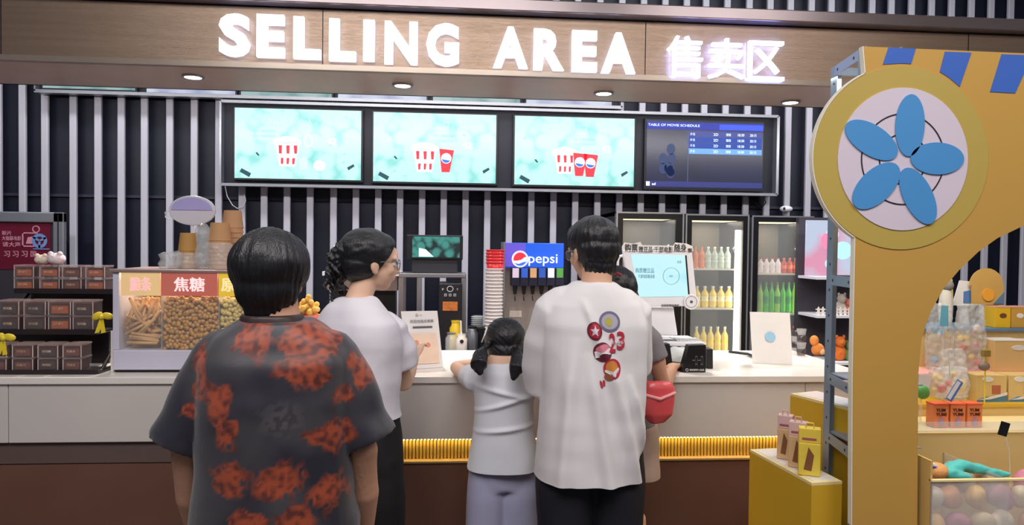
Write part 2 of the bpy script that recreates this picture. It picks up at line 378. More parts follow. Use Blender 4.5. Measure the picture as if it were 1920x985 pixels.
def cola(t, s, Y, cx, cy):
    def q(a, b): return (cx + a, cy + b)
    poly(t, s, [q(-.055, -.14), q(.065, -.12), q(.03, .2), q(-.035, .2)], M_red_e, Y - .003, label='printed red cup')
    x, z = s(*q(.002, 0)); MB().oval(x, z, .045, .045, Y - .010, Y - .007, 16).build('artwork', M_wh_e, t)
    MB().prism([(x + .04 * math.cos(a), z + .04 * math.sin(a) - .0) for a in [math.pi * 1.05 + i * math.pi * .8 / 8 for i in range(9)]], Y - .012, Y - .010).build('artwork', M_bl_e, t)
lab = ['large cyan menu screen at the left showing one popcorn bucket and a small white drink', 'large cyan menu screen showing a popcorn bucket beside one red cup', 'large cyan menu screen showing a popcorn bucket beside two red cups']
for i, px in enumerate([(440, 205, 677, 336), (700, 213, 930, 342), (965, 220, 1189, 348)]):
    Y = YM
    t, s, W, H = monitor('menu_screen', px, Y, M_cyan, lab[i], 'cyan menu screens')
    if i == 0:
        bucket(t, s, Y, .42, .62)
        poly(t, s, [(.5, .7), (.57, .68), (.58, .85), (.52, .87)], M_ti_e, Y); x, z = s(.58, .45); MB().ring(x, z, .03, .045, .007, Y - .005, Y - .002, 20).build('artwork', M_pk_e, t)
        x, z = s(.67, .8); MB().oval(x, z, .05, .045, Y - .005, Y - .002, 16).build('artwork', M_cr_e, t)
    elif i == 1: bucket(t, s, Y, .42, .65); cola(t, s, Y, .59, .65)
    else: bucket(t, s, Y, .42, .65, .9); cola(t, s, Y, .54, .66); cola(t, s, Y, .63, .67)
    poly(t, s, [(.04, .91), (.055, .86), (.13, .93), (.115, .985)], M_dk_e, Y); poly(t, s, [(.89, .82), (.94, .77), (.95, .8), (.90, .86)], M_dk_e, Y)
    poly(t, s, [(.165, .64), (.175, .625), (.195, .665), (.185, .68)], M_dk_e, Y)
    for a, b, c, d in ((.28, .12, .06, .1), (.36, .1, .05, .13), (.47, .13, .05, .1), (.57, .12, .04, .1), (.68, .12, .05, .12)):
        x, z = s(a, b); text('artwork', random.choice('人爪山小口'), (x, x + W * c, z - H * d, z), Y - .001, .002, M_ti_e, t, .0)
    for k_, (a, b, n) in enumerate(((.12 if i == 0 else .47, .30, 9), (.12 if i == 0 else .47, .37, 11))):
        x, z = s(a, b); text('artwork', '一口一口甜甜的夏日'[:n], (x, x + W * .2, z - H * .045, z), Y - .001, .002, M_tl_e, t, 0)
    x, z = s(.73, .4); text('artwork', '42', (x, x + W * .07, z - H * .1, z), Y - .001, .002, M_cr_e, t, .01)
    rnd = random.Random(i)
    for _ in range(9):
        a, b = rnd.uniform(.05, .95), rnd.uniform(.3, .95); x, z = s(a, b)
        if .3 < a < .7: continue
        MB().oval(x, z, rnd.uniform(.008, .02), .006, Y - .003, Y - .0015, 8, rnd.uniform(0, 3)).build('artwork', M_tl_e, t)
t, s, W, H = monitor('schedule_screen', (1212, 228, 1430, 354), YM, M_navy, 'dark blue screen at the right end of the row listing a table of showings', None)
Y = YM
M_row = em('screen_row_blue', rgb(24, 50, 120), 1); M_rowh = em('screen_row_light', rgb(84, 128, 186), 1); M_txt = em('screen_text', rgb(190, 210, 240), 1); M_hdr = em('screen_header_blue', rgb(44, 66, 190), 1)
def srect(a, b, c, d, m, dy=0): x0, zt_ = s(a, b); x1, zb_ = s(c, d); return MB().box(x0, x1, Y - .003 - dy, Y - .001 - dy, zb_, zt_).build('artwork', m, t)
srect(0, .02, 1, .13, em('screen_hdr_dark', rgb(30, 38, 120), 1)); srect(.62, .04, 1, .12, M_hdr, .001)
for k_, (b, m) in enumerate(((.15, em('screen_row_grey', rgb(50, 56, 110), 1)), (.235, M_row), (.32, M_row), (.405, M_rowh))):
    srect(.36, b, .99, b + .08, m)
    for a, q in ((.37, '片名'), (.57, '2D'), (.68, '国语'), (.78, '18:30'), (.885, '20:15')):
        x, z = s(a, b + .022); text('artwork', q, (x, x + W * (.04 if len(q) < 5 else .055), z - H * .038, z), Y - .003, .002, M_txt, t, .0)
srect(.352, .15, .356, .9, em('screen_line', rgb(70, 80, 120), 1)); srect(0, .9, 1, .98, em('screen_foot', rgb(34, 40, 92), 1))
x, z = s(.01, .05); text('artwork', 'TABLE OF MOVIE SCHEDULE', (x, x + W * .44, z - H * .035, z), Y - .003, .002, M_txt, t, 0)
srect(0, .91, .03, .97, M_wh_e, .002); x, z = s(.05, .925); text('artwork', 'ad', (x, x + W * .03, z - H * .035, z), Y - .003, .002, M_wh_e, t, .01)
x, z = s(.2, .6); mb = MB()
for k_ in range(7): mb.oval(x + random.uniform(-.07, .07), z + random.uniform(-.12, .12), .04, .05, Y - .003, Y - .001, 12)
mb.build('artwork', em('screen_dim', rgb(34, 46, 78), 1), t, label='faint grey emblem')
# upper row, mostly hidden by the bulkhead
YU = 6.36
ua = [(80, 253, 167), (275, 441, 175), (452, 622, 181), (634, 800, 187), (812, 975, 193), (987, 1147, 199)]
x0 = P(66, 150, YU).x; x1 = P(1166, 190, YU).x; z0 = P(600, 186.5, YU).z
fr = thing('upper_screen_rack', 'black rack of smaller screens half hidden above the bulkhead edge', 'rack', ((x0 + x1) / 2, YU + .04, z0))
MB().box(x0, x1, YU + .05, YW - .012, z0, z0 + .72).build('backing', MATS['rack_black'], fr)
MB().box(x0, x1, YU - .02, YU + .06, z0 - .012, z0 + .015).build('edge_strip', M_alu, fr)
MB().box(x0, x0 + .012, YU - .02, YU + .06, z0, z0 + .72).build('edge_strip', M_alu, fr); MB().box(x1 - .012, x1, YU - .02, YU + .06, z0, z0 + .72).build('edge_strip', M_alu, fr)
M_up1 = art_mat('screen_art_grey', rgb(176, 206, 208), rgb(110, 160, 160), 5, .75, .4); M_up2 = art_mat('screen_art_violet', rgb(214, 224, 244), rgb(150, 150, 200), 4, .85, .4)
pl = ['leftmost', 'second from left', 'third from left', 'fourth from left', 'fifth from left', 'rightmost']
for i, (a, b, v) in enumerate(ua):
    xx0, xx1, zz0, _ = RC(a, v - 30, b, v, YU)
    t = thing('upper_screen', f'small pale screen peeking out below the bulkhead, {pl[i]} of the upper row', 'screen', ((xx0 + xx1) / 2, YU + .02, zz0 - .02), 'upper row of small screens')
    MB().box(xx0 - .015, xx1 + .015, YU + .004, YU + .045, zz0 - .015, zz0 + .55).build('bezel', M_black, t)
    MB().box(xx0, xx1, YU - .001, YU + .01, zz0, zz0 + .53).build('display', [M_up1, M_up2][i % 2], t)
    text('artwork', ['◇TOP◇', '2元3元'][i % 2], (xx0 + .2, xx1 - .2, zz0 + .06, zz0 + .13), YU - .001, .002, [M_wh_e, em('screen_violet', rgb(150, 130, 200), 1)][i % 2], t, 0)
# ================================================================ FRAMED POSTER STAND (left)
YP = 6.2
x0, x1, z0, z1 = RC(-110, 397, 123, 700, YP)
t = thing('poster_frame', 'aluminium snap frame with a dark red poster behind the chocolate rack', 'poster', ((x0 + x1) / 2, YP, z0))
wd = .085
for a in ((x0, x1, z1 - wd, z1), (x0, x1, z0, z0 + wd), (x0, x0 + wd, z0, z1), (x1 - wd, x1, z0, z1)):
    MB().box(a[0], a[1], YP - .03, YP + .02, a[2], a[3]).build('frame_rail', M_alu, t, bev=.008)
MB().box(x1 - wd * .55, x1 - wd * .45, YP - .032, YP - .029, z0, z1 - .02).build('groove', M_black, t)
MB().box(x0 + .01, x1 - .01, YP - .005, YP + .01, z0 + .01, z1 - .01).build('backing_board', mat('poster_back', rgb(52, 50, 56), .35), t)
a0, a1, b0, b1 = RC(-100, 417, 96, 505, YP)
MB().box(a0, a1, YP - .01, YP - .005, b0, b1).build('poster', mat('poster_red', rgb(92, 16, 38), .35, var=.3, scale=2), t)
M_pr = mat('poster_pink_ink', rgb(190, 130, 150), .5); M_pb = mat('poster_blue_ink', rgb(100, 130, 180), .5)
for q, u0, v0, u1, v1 in (('新片', 5, 433, 23, 441), ('大银幕电影', 5, 443, 41, 451), ('请大声', 6, 454, 40, 463), ('习', 9, 471, 20, 482), ('习', 25, 471, 36, 482), ('习', 42, 471, 53, 482), ('国', 59, 471, 69, 482)):
    text('lettering', q, RC(u0, v0, u1, v1, YP), YP - .0095, .002, M_pr, t, .01)
a0, a1, b0, b1 = RC(43, 436, 72, 463, YP); mb = MB()
for r_ in ((a0, a1, b1 - .01, b1), (a0, a1, b0, b0 + .01), (a0, a0 + .01, b0, b1)): mb.box(r_[0], r_[1], YP - .013, YP - .0095, r_[2], r_[3])
mb.prism([(a0 + .03, b0 + .025), (a0 + .09, b0 + .025), (a0 + .11, b1 - .03), (a0 + .045, b1 - .04)], YP - .013, YP - .0095); mb.build('printed_shape', M_pr, t)
p = P(76, 452, YP); mb = MB(); mb.ring(p.x, p.z, .035, .035, .025, YP - .016, YP - .013, 24)
for k_ in range(3): mb.oval(p.x + .03 * math.cos(k_ * 2.1 + .5), p.z + .03 * math.sin(k_ * 2.1 + .5), .009, .035, YP - .016, YP - .013, 12, k_ * 2.1 + .5 + 1.57)
mb.box(p.x - .05, p.x + .08, YP - .016, YP - .013, p.z - .07, p.z - .062); mb.build('printed_reel', M_pb, t); p = P(69, 430, YP)
MB().ring(p.x, p.z, .022, .022, .008, YP - .013, YP - .0095, 20).build('printed_shape', M_pr, t)
# ================================================================ BACK BAR
YBK = 5.0
zk = .80
bb = thing('back_counter', 'low black back counter behind the serving aisle', 'counter', (.2, YBK + .3, 0))
xa, xb = P(430, 640, 5.2).x, P(1150, 640, 5.2).x
MB().box(xa, xb, YBK + .02, YBK + .62, .08, zk - .03).build('cabinet_body', M_black, bb); MB().box(xa, xb, YBK + .05, YBK + .62, 0, .08).build('kickboard', M_dark, bb)
MB().box(xa - .02, xb, YBK, YBK + .64, zk - .03, zk).build('worktop', mat('dark_stone', rgb(40, 38, 42), .3), bb, bev=.004)
for k_ in range(4):
    w_ = (xb - xa) / 4; MB().box(xa + k_ * w_ + .004, xa + (k_ + 1) * w_ - .004, YBK, YBK + .02, .1, zk - .04).build('door', mat('cab_door', rgb(34, 32, 36), .4), bb)
# steel frame shelf with the small monitor on it
YSf = 5.35
x0, x1, z0, z1 = RC(748, 513, 874, 521, YSf)
t = thing('steel_shelf', 'steel tube shelf frame standing on the back counter', 'shelf', ((x0 + x1) / 2, YSf + .15, zk))
MB().box(x0, x1, YSf, YSf + .3, z0, z1).build('shelf_board', M_steel, t, bev=.004)
xl = P(786, 560, YSf).x
for x in (x0 + .015, xl, x1 - .015):
    for y in (YSf + .02, YSf + .28):
        if x == xl and y > YSf + .1: continue
        MB().box(x - .018, x + .018, y - .015, y + .015, zk, z0).build('leg', M_steel, t)
YQ = 5.45
b0, b1, c0, c1 = RC(772, 486, 858, 512, YQ); c0 = z1
t = thing('till_monitor', 'small black monitor showing a teal picture, standing on the steel shelf', 'monitor', ((b0 + b1) / 2, YQ + .1, z1))
MB().box(b0, b1, YQ, YQ + .16, c0, c1).build('base', mat('dark_grey_plastic', rgb(48, 48, 54), .4), t, bev=.006)
d0, d1, e0, e1 = RC(762, 441, 868, 487, YQ - .02)
MB().box(d0, d1, YQ - .02, YQ + .05, e0, e1).build('bezel', M_black, t, bev=.006)
M_tealpic = art_mat('teal_picture', rgb(64, 150, 140), rgb(10, 34, 38), 16, .9, .36)
d0, d1, e0, e1 = RC(773, 444, 862, 483, YQ - .021)
MB().box(d0, d1, YQ - .023, YQ - .019, e0, e1).build('display', M_tealpic, t)
MB().prism([(d0 + .05, e0 + .005), (d0 + .16, e0 + .005), (d0 + .10, e0 + .06), (d0 + .05, e0 + .07)], YQ - .026, YQ - .023).build('artwork', em('pic_pale', rgb(190, 240, 240), .8), t)
# black menu box under the shelf
x0, x1, z0, z1 = RC(822, 524, 866, 640, 5.3); z0 = zk
t = thing('coffee_machine', 'tall black drinks machine with small lettering and an orange picture under the steel shelf', 'machine', ((x0 + x1) / 2, 5.4, zk))
MB().box(x0, x1, 5.3, 5.62, z0, z1 - .03).build('housing', mat('machine_black', rgb(34, 32, 36), .35), t, bev=.008)
a0, a1, b0, b1 = RC(830, 566, 858, 583, 5.298); MB().box(a0, a1, 5.296, 5.302, b0, b1).build('picture_panel', mat('orange_print', rgb(190, 110, 50), .5, var=.7, scale=40), t)
a0, a1, b0, b1 = RC(837, 536, 851, 548, 5.298); MB().ring((a0 + a1) / 2, (b0 + b1) / 2, .02, .018, .004, 5.295, 5.3, 16).build('printed_mark', M_whitep, t)
text('lettering', '日 日 日', RC(833, 551, 855, 556, 5.298), 5.299, .002, M_whitep, t, .0); text('lettering', 'F', RC(829, 541, 832, 545, 5.298), 5.299, .002, M_whitep, t, .0); text('lettering', 'Y', RC(856, 541, 859, 545, 5.298), 5.299, .002, M_whitep, t, .0)
# white side shelf left of the woman
YL = 5.5
x0, x1, z0, z1 = RC(604, 510, 750, 518, YL)
t = thing('wall_shelf', 'pale shelf with a taupe box front, partly hidden behind the woman', 'shelf', ((x0 + x1) / 2, YL + .15, zk))
MB().box(x0, x1, YL, YL + .3, z0, z1).build('shelf_board', M_whitep, t, bev=.003)
a0, a1, b0, b1 = RC(612, 519, 745, 545, YL + .02); MB().box(a0, a1, YL + .02, YL + .28, b0, z0).build('drawer_box', mat('taupe', rgb(130, 108, 104), .5), t)
MB().box(a0 + .02, a1 - .02, YL + .1, YL + .25, zk, b0).build('pedestal', M_black, t)
a0, a1, b0, b1 = RC(626, 461, 644, 510, YL + .1); tag(MB().box(a0, a1, YL + .08, YL + .2, z1, b1).build('paper_box', M_whitep, bev=.004), 'small white box standing on the pale shelf beside the black curls', 'box')
# stack of popcorn buckets
YT = 5.1
def tub_stack(u, vt, vb, w0, w1, n, m, label, name='bucket_stack', group=None, Y=YT, z_floor=None):
    pass
p0 = P(925, 684, YT); r0 = (P(944, 500, YT).x - P(911, 500, YT).x) / 2
zt0 = P(926, 505, YT).z; n = 22; zb0 = zk
t0 = None
M_cup = mat('grey_white_paper', rgb(206, 196, 194), .5); M_cupr = mat('red_paper', rgb(206, 34, 40), .4, coat=.3)
pos = P(926, 590, YT)
stp = (zt0 - zk - .1) / (n - 1)
for i in range(n):
    z = zk + i * stp
    if t0 is None:
        mb = MB().lathe([(r0 * .72, .0), (r0 * .98, .10)], (pos.x, YT, z), 20, cap=False); mb.lathe([(r0 * .70, .0), (r0 * .72, 0)], (pos.x, YT, z), 20)
        o = mb.build('paper_cup', M_cup, smooth=True); MB().lathe([(r0 * .97, .096), (r0 * 1.03, .098), (r0 * 1.03, .104), (r0 * .97, .106)], (pos.x, YT, z), 20, cap=False).build('rim', M_cup, o, smooth=True)
        tag(o, 'pale grey paper cup nested in the tall stack beside the blue drinks dispenser', 'cup', 'nested pale paper cups'); t0 = o
    else: c = copy_tree(t0, None, Vector((pos.x, YT, z)))
    (o if i == 0 else c)['label'] = f'pale grey cup in the tall stack, {NUM[n - 1 - i]} under the red cups'
for i in range(5):
    z = zk + .085 + (n - 1) * stp + i * .022 - .03
    if i == 0:
        o = MB().lathe([(r0 * .8, .0), (r0 * 1.02, .09), (r0 * .9, .091), (r0 * .7, .02)], (pos.x + .005, YT, z), 20).build('red_cup', M_cupr, smooth=True)
        MB().lathe([(r0 * 1.0, .086), (r0 * 1.08, .088), (r0 * 1.08, .094), (r0 * 1.0, .096)], (pos.x + .005, YT, z), 20, cap=False).build('rim', M_cupr, o)
        tag(o, 'glossy red cup nested at the top of the tall cup stack', 'cup', 'nested red cups'); r1 = o
    else: o = copy_tree(r1, None, Vector((pos.x + .005, YT, z)))
    o['label'] = f'glossy red cup on top of the tall cup stack, {NUM[4 - i]} from the top'
# drinks dispenser
YD = 5.15
x0, x1, z0, z1 = RC(947, 456, 1057, 524, YD)
xr = P(1075, 500, YD).x
t = thing('drinks_dispenser', 'steel fountain drinks dispenser with a glowing blue header and six valves', 'dispenser', ((x0 + x1) / 2, YD + .2, zk))
hb = MB().box(x0, x1, YD, YD + .3, P(1000, 502, YD).z, z1).build('light_header', mat('header_blue', rgb(34, 84, 200), .3, emit=.55, ec=rgb(34, 92, 214)), t, bev=.004)
MB().box(x0 - .012, x0, YD - .005, YD + .3, zk + .1, z1 + .005).build('side_trim', M_steel, t)
MB().box(x0, P(985, 480, YD).x, YD - .004, YD, P(966, 500, YD).z, z1 - .004).build('violet_panel', mat('header_violet', rgb(96, 80, 190), .3, emit=.5, ec=rgb(100, 84, 200)), t)
MB().box(x0, x1, YD + .08, YD + .3, zk, P(1000, 502, YD).z).build('body', mat('warm_steel', rgb(176, 164, 158), .35, .6, stretch=(30, 1, 1), bump=.05), t)
MB().box(x0 - .02, x1 + .02, YD - .1, YD + .3, zk, P(1000, 652, YD - .1).z).build('drip_tray', M_steel, t, bev=.004)
MB().box(x0 + .01, x1 - .01, YD - .09, YD + .06, P(1000, 652, YD - .1).z, P(1000, 652, YD - .1).z + .004).build('grille', M_black, t)
c = P(975, 486, YD); rr = .053
MB().ring(c.x, c.z, rr, rr, .006, YD - .008, YD - .004, 32).build('emblem', M_wh_e, t, label='white ring of the round emblem')
def arc(f0, f1): return [(c.x + rr * .9 * math.cos(a), c.z + rr * .9 * math.sin(a)) for a in [f0 + (f1 - f0) * i / 14 for i in range(15)]]
MB().oval(c.x, c.z, rr * .93, rr * .93, YD - .007, YD - .004, 32).build('emblem', M_wh_e, t)
MB().prism(arc(R(20), R(195)) + [(c.x - .02, c.z - .012), (c.x + .012, c.z - .004), (c.x + .03, c.z + .012)], YD - .010, YD - .007).build('emblem', em('emblem_red', rgb(214, 36, 50), 1), t, label='red upper field of the emblem')
MB().prism(arc(R(215), R(340)) + [(c.x + .02, c.z - .022), (c.x - .01, c.z - .034)], YD - .010, YD - .007).build('emblem', M_bl_e, t, label='blue lower field of the emblem')
text('lettering', 'pepsi', RC(991, 477, 1045, 499, YD), YD - .004, .004, M_wh_e, t, .0, label='white brand lettering')
cols = [rgb(206, 190, 214), rgb(44, 90, 190), rgb(196, 150, 110), rgb(44, 84, 176), rgb(216, 226, 240), rgb(80, 150, 70)]
for i in range(6):
    a0, a1, b0, b1 = RC(961 + i * 16.6, 503, 973 + i * 16.6, 521, YD - .05)
    vv = MB().box(a0 - .008, a1 + .008, YD - .045, YD + .08, b0 - .06, b1).build('valve', mat('valve_black', rgb(26, 26, 50), .35), t, bev=.004)
    MB().box(a0, a1, YD - .049, YD - .045, b0, b1).build('flavour_label', mat(f'flavour_{i}', cols[i], .4, emit=.25, ec=cols[i]), vv)
    xm = (a0 + a1) / 2
    MB().lathe([(.012, -.06), (.018, 0)], (xm, YD - .01, b0 - .06), 10).build('nozzle', M_black, vv)
    MB().limb([(xm, YD + .0, b0 - .09), (xm, YD - .0, b0 - .15), (xm, YD - .03, b0 - .165)], .004, 6, ends=False).build('lever', M_black, vv)
a0, a1, b0, b1 = RC(955, 583, 978, 595, YD + .078); MB().box(a0, a1, YD + .075, YD + .08, b0, b1).build('sticker', mat('sticker_pale', rgb(196, 186, 176), .5), t)
# dark lid holders and bits next to the stacks
for k_, (u, v, w_, lb) in enumerate(((905, 596, .05, 'clear'), )):
    pass
p = P(899, 650, 5.2); x0, x1, z0, z1 = RC(880, 588, 912, 650, 5.25)
t = thing('lid_holder', 'black lid holder with clear plastic lids left of the cup stack', 'holder', ((x0 + x1) / 2, 5.3, zk))
MB().box(x0 + .03, x1, 5.22, 5.36, zk, z1 - .1).build('body', M_black, t, bev=.005)
mb = MB()
for k_ in range(6): mb.lathe([(.045, 0), (.05, .004), (.03, .012)], (x0 + .06, 5.28, z1 - .1 + k_ * .014), 16)
mb.build('lid', M_acr, t)['kind'] = 'stuff'
# small things at the back edge: syrup bottles, jars, drink with straw
def jar(name, u, vb, vt, w, m, label, cat, Y=5.15, lid=None, liquid=None):
    p = P(u, vb, Y); z1 = P(u, vt, Y).z; r = w / 2; h = z1 - zk
    t = thing(name, label, cat, (p.x, Y, zk))
    MB().lathe([(r * .85, 0), (r, .02), (r, h * .75), (r * .7, h * .86), (r * .7, h * .95)], (p.x, Y, zk), 16).build('body', m, t, smooth=True)
    if liquid: MB().lathe([(r * .8, .005), (r * .9, .02), (r * .9, h * .55)], (p.x, Y, zk), 14).build('contents', liquid, t)
    if lid: MB().lathe([(r * .75, h * .93), (r * .75, h)], (p.x, Y, zk), 14).build('lid', lid, t)
    return t
jar('glass_jar', 846, 655, 624, .085, M_acr, 'clear ribbed glass jar left of the drink with a straw', 'jar', lid=M_alu)
jar('yellow_jar', 854, 655, 601, .09, mat('yellow_plastic', rgb(212, 178, 40), .35), 'jar with a bright yellow top behind the clear jar', 'jar', Y=5.3, lid=mat('yellow_plastic', rgb(212, 178, 40), .35))
jar('silver_canister', 885, 655, 612, .09, mat('canister_grey', rgb(110, 112, 120), .35, .5), 'squat grey canister right of the drink with a straw', 'canister', Y=5.2, lid=M_black)
t = jar('drink_cup', 865, 655, 626, .085, mat('frosted_cup', rgb(214, 206, 200), .25, alpha=.9), 'takeaway cup of pale milky drink with a white straw', 'cup', lid=M_acr)
p = t.location; MB().limb([(p.x, p.y, zk + .12), (p.x - .006, p.y, P(864, 603, 5.15).z)], .006, 8).build('straw', M_white, t)
MB().oval(p.x + .002, zk + .10, .014, .013, p.y - .047, p.y - .043, 12).build('printed_mark', mat('dark_ink', rgb(40, 34, 34), .5), t)
# boxes of red popcorn pack between man and woman
x0, x1, z0, z1 = RC(556, 543, 602, 612, 3.75)
t = thing('popcorn_display', 'orange popcorn bucket with yellow kernels showing between the two adults on the left', 'bucket', ((x0 + x1) / 2, 3.75, zc))
MB().lathe([(.045, 0), (.06, z0 - zc + .06)], ((x0 + x1) / 2, 3.75, zc), 20).build('bucket', mat('pink_red_print', rgb(214, 110, 104), .5, var=.4, scale=25), t)
mb = MB()
for _ in range(70):
    a = random.uniform(0, 6.28); r_ = random.uniform(0, .055); mb.ball(((x0 + x1) / 2 + r_ * math.cos(a), 3.75 + r_ * math.sin(a), z0 + .06 + random.uniform(0, .1 - r_)), .015, 7, 5)
mb.build('popcorn', mat('popcorn_yellow', rgb(224, 180, 90), .6, var=.3, scale=20), t)['kind'] = 'stuff'
# ================================================================ DRINKS FRIDGES
YF = 5.6
M_fr = mat('fridge_black', rgb(16, 16, 20), .35); M_in = mat('fridge_liner', rgb(88, 80, 66), .5); M_sh = mat('wire_shelf', rgb(210, 205, 190), .4, .2)
M_door = mat('fridge_glass', (.75, .8, .8), .04, var=0, alpha=.12, spec=.8)
def bottle(name, x, y, z, h, r, m, capm, label, group, band=None):
    o = MB().lathe([(r * .85, 0), (r, h * .04), (r, h * .3), (r * .9, h * .42), (r, h * .55), (r * .95, h * .66), (r * .4, h * .82), (r * .36, h * .93)], (x, y, z), 14).build(name, m, smooth=True)
    MB().lathe([(r * .42, h * .92), (r * .42, h)], (x, y, z), 10).build('cap', capm, o)
    if band: MB().lathe([(r * 1.01, h * .3), (r * .92, h * .42), (r * 1.01, h * .54)], (x, y, z), 14, cap=False).build('wrap_label', band, o, smooth=True)
    return tag(o, label, 'bottle', group)
def bm_(n, c, a=.85, e=0): return mat('bottle_' + n, c, .15, var=.15, scale=30, alpha=a, spec=.7, emit=e)
B_or = bm_('orange', rgb(226, 130, 80)); B_cl = bm_('clear', rgb(200, 214, 204), .7); B_ye = bm_('yellow', rgb(236, 208, 96), 1); B_gr = bm_('green', rgb(64, 196, 40), .95); B_rd = bm_('red', rgb(200, 60, 50)); B_wh = bm_('white', rgb(232, 222, 222), 1); B_dk = bm_('dark', rgb(60, 36, 34)); B_lg = bm_('lime', rgb(150, 214, 60), .95)
C_w = mat('cap_white', rgb(236, 232, 226), .4); C_r = mat('cap_red', rgb(200, 50, 46), .4); C_g = mat('cap_green', rgb(60, 170, 50), .4); C_o = mat('cap_orange', rgb(226, 120, 50), .4)
def fridge(i, u0, u1, vt, g0, g1, gv, label, led, shelves):
    x0, x1 = P(u0, 500, YF).x, P(u1, 500, YF).x; z1 = P((u0 + u1) / 2, vt, YF).z
    t = thing('drinks_fridge', label, 'fridge', ((x0 + x1) / 2, YF + .3, 0), 'glass door drinks fridges')
    y1 = YF + .6; th = .03; Yi = YF + .05
    MB().box(x0, x0 + th, Yi, y1, .05, z1).build('side_panel', M_fr, t); MB().box(x1 - th, x1, Yi, y1, .05, z1).build('side_panel', M_fr, t)
    MB().box(x0, x1, Yi, y1, z1 - .03, z1).build('top_panel', M_fr, t); MB().box(x0, x1, Yi, y1, 0, .2).build('base', M_fr, t)
    MB().box(x0 + th, x1 - th, y1 - .03, y1, .2, z1 - .03).build('liner', M_in, t, label='pale lit back liner')
    gx0, gx1 = P(g0, 500, YF).x, P(g1, 500, YF).x; gz1 = P(g0, gv, YF).z
    dr = MB().box(x0 + .012, gx0, YF, YF + .04, .2, z1 - .01).build('door', M_fr, t)
    mb = MB().box(gx1, x1 - .012, YF, YF + .04, .2, z1 - .01); mb.box(gx0, gx1, YF, YF + .04, gz1, z1 - .01); mb.box(gx0, gx1, YF, YF + .04, .2, .3); mb.build('door_frame', M_fr, dr)
    MB().box(gx0, gx1, YF + .015, YF + .02, .3, gz1).build('door_glass', M_door, dr)
    for x in (x0 + .006, x1 - .006): MB().box(x - .006, x + .006, YF - .006, YF + .05, .2, z1).build('edge_trim', M_alu, t)
    MB().box(x0, x1, YF - .004, YF + .05, z1 - .012, z1).build('top_trim', M_alu, t)
    if led:
        a0, a1 = P(led[0], 500, YF + .1).x, P(led[1], 500, YF + .1).x
        MB().box(a0, a1, YF + .06, YF + .1, .35, P(led[0], led[2], YF + .1).z).build('light_tube', em('fridge_led', (1, .93, .78), led[3]), t)
    l = D.lights.new('fridge_light', 'AREA'); l.shape = 'RECTANGLE'; l.size = x1 - x0 - .1; l.size_y = .3; l.energy = 9 if led else 5; l.color = (1, .9, .72)
    lo = D.objects.new('fridge_light', l); lo.location = ((x0 + x1) / 2, YF + .3, z1 - .05); COL.objects.link(lo)
    MB().box(x0 + .06, x1 - .06, YF + .1, YF + .4, z1 - .05, z1 - .04).build('light_panel', em('fridge_panel', (1, .88, .6), 1.4), t)
    hh = MB().limb([(gx1 - .06, YF - .01, P(g1, 460, YF).z), (gx1 - .085, YF - .012, P(g1, 468, YF).z), (gx1 - .07, YF - .012, P(g1, 475, YF).z), (gx1 - .05, YF - .01, P(g1, 470, YF).z)], .006, 8).build('handle_mark', M_whitep, dr)
    for v in shelves:
        z = P((u0 + u1) / 2, v, YF + .1).z
        MB().box(x0 + th, x1 - th - (.05 if led else 0), YF + .08, y1 - .05, z - .012, z).build('shelf', M_sh, t)
    return t, x0 + th, x1 - th
fridge(0, 1154, 1281, 398, 1167, 1266, 410, 'glass door fridge behind the tablet till, nearest the standing man', None, [505, 578, 655])
fridge(1, 1284, 1403, 402, 1296, 1392, 413, 'brightly lit fridge with a glowing vertical tube and yellow bottles', (1377, 1391, 432, 6), [504, 578, 662])
fridge(2, 1408, 1524, 405, 1421, 1508, 416, 'fridge with a row of green bottles behind the white acrylic stand', (1500, 1504, 420, 1.5), [513, 588, 662])
def row(u0, u1, n, vb, vt, spec, group, Y=YF + .16, name='drink_bottle'):
    z = P((u0 + u1) / 2, vb, YF + .1).z; zt_ = P((u0 + u1) / 2, vt, Y).z; h = zt_ - z
    for i in range(n):
        u = u0 + (u1 - u0) * i / (n - 1); m, c, lb, band = spec(i)
        x = P(u, vb, Y).x; r = (P(u0 + (u1 - u0) / (n - 1), vb, Y).x - P(u0, vb, Y).x) * .47
        bottle(name, x, Y, z + .001, h, r, m, c, lb + f', {NUM[i]} from the left' if n < 30 else lb, group, band)
row(1303, 1364, 6, 504, 463, lambda i: [(B_or, C_o, 'orange juice bottle, top shelf of the bright fridge', None), (B_cl, C_w, 'clear bottle, top shelf of the bright fridge', mat('wrap_pale', rgb(190, 200, 186), .4))][i > 1], 'bottles on the top shelf of the lit fridge')
row(1306, 1366, 5, 578, 537, lambda i: (B_ye, C_w, 'pale yellow bottle, middle shelf of the bright fridge', mat('wrap_cream', rgb(248, 236, 180), .4)), 'yellow bottles on the middle shelf')
row(1426, 1502, 8, 513, 484, lambda i: [(B_wh, C_r, 'white red-capped bottle, upper shelf of the right fridge', None), (B_rd, C_o, 'orange red bottle, upper shelf of the right fridge', mat('wrap_or', rgb(220, 120, 70), .4))][i > 3], 'bottles on the upper shelf of the right fridge')
row(1425, 1499, 8, 588, 530, lambda i: (B_gr if i % 3 else B_lg, C_g, 'bright green bottle in the right fridge', mat('wrap_green', rgb(30, 150, 50), .35) if i % 2 else None), 'green bottles')
row(1432, 1500, 6, 662, 612, lambda i: (B_dk, C_r, 'dark bottle low behind the white acrylic stand', mat('wrap_dark', rgb(120, 40, 40), .4)), 'dark bottles low in the right fridge')
row(1305, 1358, 5, 662, 613, lambda i: (B_ye, C_w, 'bright yellow bottle, lowest shelf of the bright fridge', mat('wrap_yellow', rgb(250, 214, 60), .4)), 'yellow bottles low in the lit fridge')
